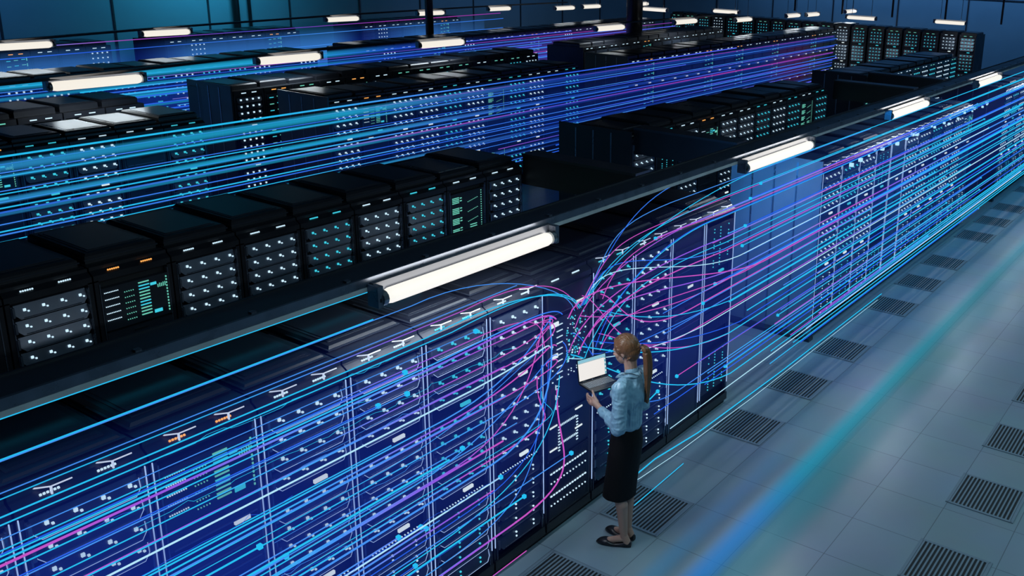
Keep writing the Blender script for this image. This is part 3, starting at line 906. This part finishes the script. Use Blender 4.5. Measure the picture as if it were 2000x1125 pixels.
# floor streaks
for i, (pts, r, mk) in enumerate((
        ([(-.0, -.30, .30), (.4, -.20, .16), (.9, -.12, .09), (1.6, -.16, .06), (3.4, -.19, .05), (6.55, -.20, .05)], .006, 's_cy'),
        ([(-.0, -.30, .28), (.5, -.22, .12), (1.1, -.2, .06), (2.6, -.23, .05), (6.3, -.24, .045)], .0028, 's_wh'),
        ([(.22, -.36, .05), (1.04, -.34, .05)], .004, 's_cy'))):
    streak(pts, r, mk, ('cyan streak sweeping low over the floor from behind the skirt to the second vent', 'pale streak twined with the low cyan floor streak',
                        'short cyan streak ending in a dot over the vent by the feet')[i], 'streaks over the floor')
pts = [(.05, -.33, .72), (.3, -.25, .8), (.75, -.22, .86)]
streak(pts, .006, 's_cy', 'short cyan streak by the back of the skirt ending in a glowing square', 'short streaks near the person', [(.75, -.22, .86)])

# rear rows
def rear(row, off, zs, x0, x1, tagname, cols, n0=0):
    for i, z in enumerate(zs):
        mk = cols[i % len(cols)]
        yo = off + sr.uniform(-.12, .12)
        xa, xb = x0, x1
        if sr.random() < .3: xb = sr.uniform(9, x1)
        if sr.random() < .2: xa = sr.uniform(2, 9)
        nseg = [xa + (xb-xa)*k/6 for k in range(7)]
        pts = [(x, ry(row, x)+yo, z) for x in nseg]
        f = sr.choice((.00030, .00036, .00045, .0006))
        rad = [(Vector(p)-CP0).length*f*(1.5 if p[0] < 4 else 1.0) for p in pts]
        streak(pts, rad, mk, '%s light streak before the %s row of racks, %s from the bottom' % (CN[mk], tagname, nth(i+1)), 'light streaks before the %s row' % tagname)
cb = ['s_back', 's_back2', 's_back', 's_back2', 's_backm', 's_back', 's_back2']
rear('C', -.45, [.66+.078*k+sr.uniform(-.03, .03) for k in range(20)], -3, 24, 'third', cb)
rear('E', -.5, [1.0+.062*k+sr.uniform(-.02, .02) for k in range(20)], -3, 24, 'fifth', cb)
rear('F', -.6, [1.35, 1.55, 1.8, 2.12, 2.3], 0, 20, 'last', ['s_back2', 's_backm', 's_back2'])

# translucent emissive sheets that paint the soft glow of streaks and lit rack faces
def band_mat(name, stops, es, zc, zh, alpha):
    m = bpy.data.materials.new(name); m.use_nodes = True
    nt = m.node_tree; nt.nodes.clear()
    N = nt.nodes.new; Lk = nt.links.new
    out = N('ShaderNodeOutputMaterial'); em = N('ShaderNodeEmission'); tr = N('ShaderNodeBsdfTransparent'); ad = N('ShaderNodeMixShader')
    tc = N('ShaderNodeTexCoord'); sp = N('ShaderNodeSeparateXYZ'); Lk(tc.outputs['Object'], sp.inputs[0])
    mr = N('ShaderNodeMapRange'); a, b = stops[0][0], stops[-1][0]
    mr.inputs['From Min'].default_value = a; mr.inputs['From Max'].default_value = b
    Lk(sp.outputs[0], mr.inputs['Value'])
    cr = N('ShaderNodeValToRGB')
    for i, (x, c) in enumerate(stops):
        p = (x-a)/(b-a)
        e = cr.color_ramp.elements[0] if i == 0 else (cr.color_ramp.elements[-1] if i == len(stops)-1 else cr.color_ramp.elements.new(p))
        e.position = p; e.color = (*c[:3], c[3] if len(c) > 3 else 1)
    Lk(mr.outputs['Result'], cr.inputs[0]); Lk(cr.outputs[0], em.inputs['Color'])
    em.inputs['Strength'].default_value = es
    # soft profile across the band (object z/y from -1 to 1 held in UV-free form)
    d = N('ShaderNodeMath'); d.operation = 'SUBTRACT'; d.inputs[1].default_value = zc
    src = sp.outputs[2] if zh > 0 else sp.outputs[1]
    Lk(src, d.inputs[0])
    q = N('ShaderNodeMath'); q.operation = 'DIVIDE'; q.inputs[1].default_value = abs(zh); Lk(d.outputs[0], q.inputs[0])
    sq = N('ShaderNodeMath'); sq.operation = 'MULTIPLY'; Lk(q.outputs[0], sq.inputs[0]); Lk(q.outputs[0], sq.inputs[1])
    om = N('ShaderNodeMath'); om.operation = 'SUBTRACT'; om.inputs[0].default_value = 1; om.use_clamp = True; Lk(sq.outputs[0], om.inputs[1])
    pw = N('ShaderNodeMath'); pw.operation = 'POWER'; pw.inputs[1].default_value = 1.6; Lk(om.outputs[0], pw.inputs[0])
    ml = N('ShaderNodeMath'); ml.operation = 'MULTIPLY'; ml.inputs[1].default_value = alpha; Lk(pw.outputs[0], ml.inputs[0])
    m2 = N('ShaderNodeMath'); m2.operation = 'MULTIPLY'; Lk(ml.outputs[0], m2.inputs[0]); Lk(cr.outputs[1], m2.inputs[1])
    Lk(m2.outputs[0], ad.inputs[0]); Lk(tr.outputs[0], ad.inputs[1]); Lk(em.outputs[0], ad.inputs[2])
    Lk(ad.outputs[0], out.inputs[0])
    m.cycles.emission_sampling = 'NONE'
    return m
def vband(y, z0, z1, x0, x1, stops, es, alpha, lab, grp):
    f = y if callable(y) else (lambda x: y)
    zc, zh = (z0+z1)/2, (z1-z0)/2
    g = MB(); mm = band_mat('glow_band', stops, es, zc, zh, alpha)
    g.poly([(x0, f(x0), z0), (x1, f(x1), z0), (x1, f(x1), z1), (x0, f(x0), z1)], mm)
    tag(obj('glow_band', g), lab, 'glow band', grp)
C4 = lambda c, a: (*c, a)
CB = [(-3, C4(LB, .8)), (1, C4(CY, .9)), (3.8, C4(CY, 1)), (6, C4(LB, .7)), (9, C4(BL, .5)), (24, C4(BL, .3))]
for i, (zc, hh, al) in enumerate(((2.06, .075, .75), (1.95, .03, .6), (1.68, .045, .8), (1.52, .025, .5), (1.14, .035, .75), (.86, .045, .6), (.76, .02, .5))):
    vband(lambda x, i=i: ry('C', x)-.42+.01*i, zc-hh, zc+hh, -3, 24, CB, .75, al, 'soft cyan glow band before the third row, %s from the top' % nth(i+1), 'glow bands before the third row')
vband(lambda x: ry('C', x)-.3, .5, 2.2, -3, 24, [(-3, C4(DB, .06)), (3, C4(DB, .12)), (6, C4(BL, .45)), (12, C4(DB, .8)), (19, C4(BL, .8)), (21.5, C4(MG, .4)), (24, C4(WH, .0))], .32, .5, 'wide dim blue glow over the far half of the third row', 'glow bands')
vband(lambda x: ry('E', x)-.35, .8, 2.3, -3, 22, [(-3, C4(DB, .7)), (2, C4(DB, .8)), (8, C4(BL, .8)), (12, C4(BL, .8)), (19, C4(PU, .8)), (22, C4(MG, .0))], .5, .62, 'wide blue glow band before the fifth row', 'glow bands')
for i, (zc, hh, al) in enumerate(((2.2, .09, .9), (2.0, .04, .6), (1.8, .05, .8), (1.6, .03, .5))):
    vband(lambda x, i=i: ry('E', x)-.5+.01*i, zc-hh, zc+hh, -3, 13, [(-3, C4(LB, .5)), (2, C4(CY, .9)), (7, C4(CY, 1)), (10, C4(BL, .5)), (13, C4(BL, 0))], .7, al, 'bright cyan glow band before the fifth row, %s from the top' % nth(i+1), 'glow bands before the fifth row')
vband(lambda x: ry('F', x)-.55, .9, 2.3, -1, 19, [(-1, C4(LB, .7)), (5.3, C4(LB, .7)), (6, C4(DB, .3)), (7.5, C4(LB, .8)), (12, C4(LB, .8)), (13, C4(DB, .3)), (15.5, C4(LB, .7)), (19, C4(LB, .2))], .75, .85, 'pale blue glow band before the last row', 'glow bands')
vband(-.03, .1, 2.5, -9, 3.2, [(-9, C4(DB, .9)), (-3.5, C4(DB, 1)), (-1.2, C4(DB, .55)), (.0, C4(DB, .2)), (1.2, C4(DB, .6)), (3.2, C4(DB, .5))], .55, .55, 'deep blue glow before the near front racks', 'glow bands')  # sheet painting blue light over the rack faces
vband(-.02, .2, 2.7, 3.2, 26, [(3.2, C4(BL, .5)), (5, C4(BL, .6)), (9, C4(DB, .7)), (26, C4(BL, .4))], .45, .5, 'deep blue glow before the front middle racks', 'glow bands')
def fband(yc, hw, z, x0, x1, stops, es, alpha, lab):  # flat emissive sheet that paints soft light above the floor
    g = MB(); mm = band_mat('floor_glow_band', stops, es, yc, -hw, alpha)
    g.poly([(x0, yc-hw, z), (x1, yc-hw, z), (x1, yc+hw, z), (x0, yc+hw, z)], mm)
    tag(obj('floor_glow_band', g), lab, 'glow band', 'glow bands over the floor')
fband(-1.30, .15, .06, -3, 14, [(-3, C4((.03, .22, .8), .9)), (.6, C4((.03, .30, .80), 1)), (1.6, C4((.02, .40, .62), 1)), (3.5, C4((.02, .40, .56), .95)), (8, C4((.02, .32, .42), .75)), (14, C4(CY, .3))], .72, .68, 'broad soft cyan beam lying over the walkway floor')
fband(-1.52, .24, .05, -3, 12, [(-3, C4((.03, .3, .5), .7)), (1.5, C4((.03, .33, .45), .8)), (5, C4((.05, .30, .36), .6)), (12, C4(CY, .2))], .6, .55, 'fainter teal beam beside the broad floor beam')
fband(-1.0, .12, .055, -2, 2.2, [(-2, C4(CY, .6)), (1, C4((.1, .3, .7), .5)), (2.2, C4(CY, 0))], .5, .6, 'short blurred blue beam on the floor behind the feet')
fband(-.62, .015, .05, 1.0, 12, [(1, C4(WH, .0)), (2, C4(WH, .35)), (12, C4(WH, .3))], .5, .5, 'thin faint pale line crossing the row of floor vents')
#PERSON
# ------------------------------------------------------------------ the person
M['skin2'] = None
def cloth_mat(name, col, rough, bump, scale=18, sheen=0.0, stretch=(1, 1, .35)):
    m = mat(name, col, rough)
    nt = m.node_tree; b = nt.nodes['Principled BSDF']
    b.inputs['Sheen Weight'].default_value = sheen
    tc = nt.nodes.new('ShaderNodeTexCoord'); mp = nt.nodes.new('ShaderNodeMapping'); mp.inputs['Scale'].default_value = stretch
    n = nt.nodes.new('ShaderNodeTexNoise'); n.inputs['Scale'].default_value = scale; n.inputs['Detail'].default_value = 3; n.inputs['Distortion'].default_value = 1.2
    bp = nt.nodes.new('ShaderNodeBump'); bp.inputs['Strength'].default_value = bump; bp.inputs['Distance'].default_value = 0.02
    nt.links.new(tc.outputs['Object'], mp.inputs[0]); nt.links.new(mp.outputs[0], n.inputs['Vector'])
    nt.links.new(n.outputs['Fac'], bp.inputs['Height']); nt.links.new(bp.outputs['Normal'], b.inputs['Normal'])
    return m
M['shirt'] = cloth_mat('pale_blue_satin', (0.27, 0.47, 0.60), 0.30, 0.6, 9)
M['skirt'] = cloth_mat('black_skirt_cloth', (0.006, 0.005, 0.005), 0.7, 0.35, 9)
M['skirt'].node_tree.nodes['Principled BSDF'].inputs['Specular IOR Level'].default_value = .25
M['hair'] = cloth_mat('brown_hair', (0.20, 0.088, 0.038), 0.36, 0.6, 60, 0, (1, .25, .12))
M['shoe'] = mat('black_leather', (0.01, 0.01, 0.014), 0.35)
M['tie'] = mat('hair_tie', (0.03, 0.02, 0.06), 0.4)
M['skin'].node_tree.nodes['Principled BSDF'].inputs['Subsurface Weight'].default_value = 0.05
del M['skin2']
def soft(name, g, parent, voxel, smooth=6, disp=None):
    me = g.mesh(name, True)
    o = obj(name, me, parent)
    md = o.modifiers.new('voxel', 'REMESH'); md.mode = 'VOXEL'; md.voxel_size = voxel; md.use_smooth_shade = True
    if smooth:
        sm = o.modifiers.new('smooth', 'SMOOTH'); sm.iterations = smooth; sm.factor = 0.6
    if disp:
        tx = bpy.data.textures.new(name+'_folds', 'CLOUDS'); tx.noise_scale = disp[0]; tx.noise_depth = 2
        d = o.modifiers.new('folds', 'DISPLACE'); d.texture = tx; d.strength = disp[1]; d.mid_level = .5; d.texture_coords = 'LOCAL'
        sm = o.modifiers.new('smooth2', 'SMOOTH'); sm.iterations = 2; sm.factor = 0.5
    return o
P = empty('person', (-.2, -.49, 0), math.radians(5))
tag(P, 'person with brown ponytail in pale blue shirt and black skirt, standing and holding a laptop', 'person')
HC = Vector((.008, -.024, 1.672))          # head centre
tilt = Matrix.Rotation(math.radians(-20), 3, 'X') @ Matrix.Identity(3)
hz = Matrix.Rotation(math.radians(6), 3, 'Z') @ tilt
def hp(x, y, z): return HC + hz @ Vector((x, y, z))
b = MB(); S = 'skin'
# head
b.ell(hp(0, -.012, .012), (.073, .092, .098), S, hz, 24, 16)
b.ell(hp(0, .028, -.045), (.054, .062, .068), S, hz, 20, 12)
b.ell(hp(0, .052, -.088), (.026, .028, .020), S, hz)                      # chin
for s in (-1, 1):
    b.ell(hp(s*.036, .052, -.028), (.022, .024, .024), S, hz)             # cheeks
    b.ell(hp(s*.028, .068, .020), (.024, .012, .010), S, hz)              # brows
    b.ell(hp(s*.074, -.012, -.016), (.007, .017, .029), S, hz)            # ears
b.cap(hp(0, .074, .010), hp(0, .098, -.024), .007, .012, S)               # nose bridge to tip
b.ell(hp(-.010, .090, -.028), (.007, .009, .007), S, hz); b.ell(hp(.010, .090, -.028), (.007, .009, .007), S, hz)
b.ell(hp(0, .080, -.052), (.022, .010, .005), S, hz); b.ell(hp(0, .079, -.062), (.019, .010, .006), S, hz)   # lips
# neck and trunk (under the clothes)
b.cap((.006, -.085, 1.49), hp(0, -.022, -.075), .049, .050, S)
b.ell((0, -.085, 1.33), (.135, .085, .17), S); b.ell((0, -.065, 1.10), (.105, .078, .14), S)
b.ell((0, -.06, .95), (.125, .09, .12), S)
b.cap((-.13, -.085, 1.44), (.13, -.085, 1.44), .045, .045, S)
# legs and feet
hips = {-1: (-.075, -.055, .92), 1: (.075, -.05, .92)}
knees = {-1: (-.075, -.035, .50), 1: (.068, -.02, .50)}
ank = {-1: (-.047, -.080, .10), 1: (.062, -.055, .10)}
heel = {-1: Vector((-.033, -.105, .035)), 1: Vector((.062, -.085, .035))}
toe = {-1: Vector((-.098, .115, .022)), 1: Vector((.076, .140, .022))}
for s in (-1, 1):
    b.cap(hips[s], knees[s], .068, .050, S); k = Vector(knees[s]); a = Vector(ank[s])
    calf = k.lerp(a, .3)+Vector((0, -.018, 0))
    b.cap(k, calf, .047, .050, S); b.cap(calf, a, .049, .030, S)
    b.cap(a, heel[s], .031, .030, S); b.cap(a+Vector((0, .01, -.03)), toe[s].lerp(heel[s], .35)+Vector((0, 0, .008)), .030, .024, S)
    b.cap(toe[s].lerp(heel[s], .5)-Vector((0, 0, .006)), toe[s].lerp(heel[s], .12)-Vector((0, 0, .006)), .024, .014, S)
# arms
SH = {-1: Vector((-.165, -.09, 1.425)), 1: Vector((.165, -.085, 1.425))}
EL = {-1: Vector((-.205, -.105, 1.125)), 1: Vector((.225, -.075, 1.13))}
WR = {-1: Vector((-.098, .125, 1.185)), 1: Vector((.215, .095, 1.20))}
for s in (-1, 1):
    b.cap(SH[s], EL[s], .043, .036, S); b.cap(EL[s], EL[s].lerp(WR[s], .35), .036, .038, S); b.cap(EL[s].lerp(WR[s], .35), WR[s], .038, .024, S)
# left hand: palm cups the corner, thumb over the palm rest, fingers underneath
def finger(pts, r0, r1):
    n = len(pts)-1
    for i in range(n):
        ra = r0+(r1-r0)*i/n; rb = r0+(r1-r0)*(i+1)/n
        b.cap(pts[i], pts[i+1], ra, rb, S, 10)
w = WR[-1]
b.cap(w, (-.078, .185, 1.208), .024, .026, S); b.cap((-.082, .165, 1.195), (-.074, .215, 1.196), .022, .022, S)
b.cap((-.074, .175, 1.222), (-.062, .212, 1.228), .018, .017, S)
finger([(-.066, .215, 1.226), (-.052, .252, 1.232), (-.034, .278, 1.232), (-.012, .290, 1.231)], .0092, .0066)   # index
finger([(-.068, .222, 1.212), (-.054, .262, 1.214), (-.034, .286, 1.222), (-.010, .298, 1.2285)], .0092, .0066)
finger([(-.072, .222, 1.197), (-.060, .258, 1.196), (-.042, .278, 1.207), (-.018, .286, 1.218)], .0088, .0064)
finger([(-.076, .214, 1.184), (-.066, .244, 1.181), (-.050, .262, 1.190), (-.032, .270, 1.200)], .0078, .0058)
finger([(-.078, .160, 1.222), (-.066, .196, 1.250), (-.046, .222, 1.270), (-.024, .240, 1.272)], .0125, .0078)   # thumb
# right hand supports the other front corner
w = WR[1]
b.cap(w, (.205, .150, 1.214), .024, .024, S); b.cap((.200, .140, 1.208), (.185, .180, 1.210), .020, .019, S)
finger([(.188, .175, 1.224), (.172, .212, 1.230), (.155, .238, 1.230)], .0092, .007)
finger([(.196, .180, 1.222), (.186, .222, 1.229), (.172, .250, 1.230)], .0092, .007)
finger([(.206, .180, 1.220), (.202, .218, 1.227), (.192, .243, 1.230)], .0088, .007)
finger([(.214, .172, 1.216), (.216, .204, 1.224), (.210, .225, 1.229)], .008, .006)
finger([(.200, .120, 1.222), (.232, .128, 1.250), (.226, .150, 1.270)], .012, .0085)
soft('body', b, P, .0042, 3)
# eyes
for s in (-1, 1):
    g = MB(); g.ell(hp(s*.029, .066, .004), (.011, .011, .009), 'label2' if 'label2' in M else M.setdefault('label2', mat('eye_white', (.7, .7, .72), .2)), hz, 12, 8)
    g.ell(hp(s*.029, .0745, .003), (.0052, .004, .0052), 'dark', hz, 10, 6)
    obj('eye', g.mesh('eye', True), P)
# hair: combed to a tie at the back of the head
hr = random.Random(4)
g = MB(); K = 'hair'
g.ell(hp(0, -.026, .022), (.086, .102, .102), K, hz, 24, 16)
g.ell(hp(0, -.055, -.022), (.072, .066, .062), K, hz, 20, 12)
g.ell(hp(0, -.050, -.060), (.058, .046, .046), K, hz, 20, 12)
TIE = hp(.004, -.142, -.004)
for i in range(46):
    th = math.pi*(i/45)                     # hairline from one temple over the brow to the other
    hx = -math.cos(th)*.078; hzz = math.sin(th)*.088+.004; hy = .040*math.sin(th)+.010
    a = hp(hx, hy, hzz); 
    mid = hp(hx*1.08, -.045+hr.uniform(-.01, .01), hzz*1.12+.022*math.sin(th)); c = hp(hx*.62, -.112, hzz*.55)
    p = bez(a, a.lerp(mid, .8), mid.lerp(c, .7), TIE, 10)
    g.tube(p, [.0070+hr.uniform(0, .0055)]*6+[.008, .008, .007, .006, .006], K, 6)
for i in range(18):                          # nape hair drawn upward
    s = -1+2*i/17
    a = hp(s*.070, -.03-.030*(1-abs(s)), -.065-.030*(1-abs(s)))
    p = bez(a, a+Vector((0, -.02, .0)), TIE+Vector((s*.03, .02, -.03)), TIE, 8)
    g.tube(p, .0085, K, 6)
soft('hair', g, P, .0042, 1)
g = MB()
for i in range(34):
    a = hr.uniform(0, 6.28); q = math.sqrt(hr.random())
    ox, oy = math.cos(a)*q, math.sin(a)*q
    L = hr.uniform(.40, .47)
    p0 = TIE+Vector((ox*.012, -.004+oy*.010, .004)); p1 = p0+Vector((ox*.02+.006, -.050+oy*.012, .006))
    p2 = Vector((.030+ox*.034, -.232+oy*.026, 1.60)); p3 = Vector((.040+ox*.020, -.205+oy*.018, TIE.z-L))
    p = bez(p0, p1, p2, p3, 14)
    g.tube(p, [.010+.006*math.sin(k/14*3.14) if k < 11 else .0085*(15-k)/5 for k in range(15)], K, 6)
soft('ponytail', g, P, .0042, 1)
g = MB()
g.tube([TIE+Vector((0, -.002+.016*k/3-.008, .004*k/3)) for k in range(4)], [.017, .021, .021, .017], 'tie', 14)
obj('hair_tie', g.mesh('hair_tie', True), P)
g = MB(); g.ell(hp(-.080, -.008, -.050), (.004, .004, .012), 'rim', None, 8, 6); obj('earring', g.mesh('earring', True), P)
# shirt
g = MB(); K = 'shirt'
g.ell((0, -.085, 1.335), (.158, .108, .165), K, None, 28, 18)
g.ell((0, -.070, 1.17), (.128, .100, .15), K, None, 28, 18)
g.ell((0, -.065, 1.075), (.130, .108, .075), K, None, 28, 12)
g.cap((-.125, -.09, 1.440), (.125, -.088, 1.440), .055, .055, K)
g.cap((0, -.095, 1.46), (0, -.088, 1.505), .075, .055, K)
for s in (-1, 1):
    g.ell((s*.06, -.01, 1.32), (.062, .058, .062), K)
    e = EL[s]; sh = SH[s]; wv = WR[s]
    g.cap(sh, e, .064, .055, K); g.cap(e, e.lerp(wv, .45), .056, .052, K); g.cap(e.lerp(wv, .45), e.lerp(wv, .82), .050, .036, K)
    d = (e-sh).normalized()
    for k, t in enumerate((.2, .38, .5, .66, .8, .93)):                       # gathered folds of the sleeve
        c = sh.lerp(e, t); tl = Vector((.5*(-1)**k, .8, .35*(-1)**k)).normalized()
        ring = [c + (Matrix.Rotation(q/10*2*math.pi, 3, d) @ (d.cross(tl)).normalized())*(.060-.006*t) + d*.018*math.sin(q/10*2*math.pi+k) for q in range(7)]
        g.tube(ring, .0075, K, 6)
    d = (wv-e).normalized()
    for k, t in enumerate((.12, .25, .4, .55, .7)):
        c = e.lerp(wv, t); n_ = d.cross(Vector((0, 0, 1))).normalized()
        ring = [c + (Matrix.Rotation(q/8*2*math.pi+k, 3, d) @ n_)*(.053-.014*t) + d*.014*math.sin(q/8*6.28+k*2) for q in range(6)]
        g.tube(ring, .0065, K, 6)
    g.tube([e.lerp(wv, .76), e.lerp(wv, .92)], [.037, .034], K, 20)           # cuff
for k in range(9):                                                           # back folds that fall from the shoulder blades
    x = -.11+.0275*k
    g.tube([(x*.9, -.178+abs(x)*.35, 1.42), (x*1.0, -.196+abs(x)*.35, 1.30), (x*.85, -.176+abs(x)*.3, 1.17), (x*.8, -.172+abs(x)*.3, 1.08)], [.004, .010, .010, .006], K, 6)
soft('shirt', g, P, .0050, 3, (.10, .034))
g = MB()
for s in (-1, 1):
    g.poly([(0, -.150, 1.515), (s*.05, -.130, 1.520), (s*.068, -.075, 1.522), (s*.045, -.02, 1.50), (s*.06, .015, 1.455), (s*.085, -.04, 1.475), (s*.088, -.10, 1.492), (s*.045, -.158, 1.488), (0, -.168, 1.485)], 'shirt')
me = g.mesh('collar', True); o = obj('collar', me, P)
md = o.modifiers.new('thick', 'SOLIDIFY'); md.thickness = .006
# skirt
g = MB(); rings = [(1.085, .112, .094, -.062), (1.06, .120, .100, -.062), (1.0, .138, .112, -.062), (.93, .152, .122, -.062), (.84, .155, .126, -.052), (.70, .152, .124, -.036), (.58, .148, .124, -.020), (.46, .146, .128, -.006), (.435, .146, .128, -.004)]
NU = 40; base = 0
for z, rx, ry, cy in rings:
    for q in range(NU):
        th = 2*math.pi*q/NU; f = 1 + (.035*math.sin(5*th+z*4)+.02*math.sin(9*th))*max(0, (1.0-z))
        g.v.append((rx*f*math.cos(th), cy+ry*f*math.sin(th), z))
i_ = g.mi('skirt')
for a in range(len(rings)-1):
    for q in range(NU):
        g.f.append((a*NU+q, (a+1)*NU+q, (a+1)*NU+(q+1) % NU, a*NU+(q+1) % NU)); g.m.append(i_)
o = obj('skirt', g.mesh('skirt', True), P)
md = o.modifiers.new('sub', 'SUBSURF'); md.levels = 1; md.render_levels = 2
md = o.modifiers.new('thick', 'SOLIDIFY'); md.thickness = .005
g = MB(); g.tube([(0, -.062, 1.07), (0, -.062, 1.088)], .1, 'dark', 30)
# shoes: low black flats that leave the instep bare
for s in (-1, 1):
    g = MB(); h, t_ = heel[s], toe[s]; d = (t_-h).normalized(); side = Vector((-d.y, d.x, 0)).normalized()
    L = (t_-h).length+.06
    secs = [(-.035, .016, .050), (-.02, .028, .056), (.02, .033, .050), (.08, .035, .026), (.125, .042, .030), (.16, .046, .052), (.205, .042, .050), (.245, .026, .036), (.262, .006, .012)]
    n = len(g.v); k_ = g.mi('shoe')
    for q, (u, wd, ht) in enumerate(secs):
        c = Vector((h.x, h.y, 0)) + d*(u*L/.297*1.0); c.z = 0
        for (a, zz) in ((-1, .004), (-1.08, ht*.45), (-.85, ht*.85), (-.3, ht), (.3, ht), (.85, ht*.85), (1.08, ht*.45), (1, .004)):
            p = c + side*wd*a; g.v.append((p.x, p.y, zz))
    for q in range(len(secs)-1):
        for a in range(8):
            g.f.append((n+q*8+a, n+q*8+(a+1) % 8, n+(q+1)*8+(a+1) % 8, n+(q+1)*8+a)); g.m.append(k_)
    g.f.append(tuple(n+a for a in range(8))); g.m.append(k_); g.f.append(tuple(n+(len(secs)-1)*8+a for a in reversed(range(8)))); g.m.append(k_)
    o = obj('shoe', g.mesh('shoe', True), P); md = o.modifiers.new('sub', 'SUBSURF'); md.levels = 1; md.render_levels = 2

# ------------------------------------------------------------------ laptop
M['lap'] = noisy(mat('laptop_shell', (0.05, 0.055, 0.062), 0.35, .6), 20)
M['key'] = mat('key_caps', (0.26, 0.29, 0.31), 0.45)
M['screen'] = mat('screen_white', (.1, .1, .1), .2, emit=(.84, .80, .76), es=1.0, sample=True)
M['screen_bar'] = mat('screen_blue_bar', (.1, .1, .1), .2, emit=(.22, .50, .62), es=1.0)
M['screen_side'] = mat('screen_side_items', (.1, .1, .1), .2, emit=(.05, .22, .28), es=1.0)
Lp = empty('laptop', (-.176, -.066, 1.2405), math.radians(-18))
tag(Lp, 'open dark grey laptop with a blank white screen held by the person', 'laptop')
LW, LD = .278, .192
g = MB(); g.bev(0, LW, -LD, 0, 0, .014, .003, 'lap'); obj('base', g, Lp)
g = MB()
for r in range(6):
    nk = 14; kw = (LW-.03)/nk
    for c in range(nk):
        if r == 5 and 4 <= c <= 8:
            if c == 4: g.box(.015+c*kw+.001, .015+(c+5)*kw-.002, -.030-r*.0165-.013, -.030-r*.0165, .014, .0155, 'key')
            continue
        g.box(.015+c*kw+.001, .015+(c+1)*kw-.002, -.030-r*.0165-.013, -.030-r*.0165, .014, .0155, 'key')
tag(obj('keyboard', g, Lp), kind=None)
g = MB(); g.box(LW/2-.045, LW/2+.045, -LD+.012, -.132, .014, .0144, 'case2'); obj('touchpad', g, Lp)
for x in (.035, LW-.065):
    g = MB(); g.box(x, x+.03, -.008, .006, .010, .019, 'rim'); obj('hinge', g, Lp)
lid = empty('lid', (0, 0, .014)); lid.parent = Lp; lid.rotation_euler = (math.radians(-9), 0, 0)
bpy.data.objects.remove(lid)
g = MB(); g.box(0, LW, .0, .008, 0, .186, 'lap')
lid = obj('lid', g, Lp, (0, 0, .014)); lid.rotation_euler = (math.radians(-9), 0, 0)
g = MB(); g.box(.006, LW-.006, -.0012, 0, .012, .181, 'screen_bar')
g.box(.006, LW-.022, -.0022, -.001, .012, .156, 'screen'); g.box(.006, LW-.006, -.0024, -.001, .152, .1555, 'screen_side')
for k in range(8): g.box(LW-.018, LW-.009, -.0022, -.001, .02+k*.0165, .030+k*.0165, 'screen' if k % 2 else 'screen_side')
obj('screen', g, lid)
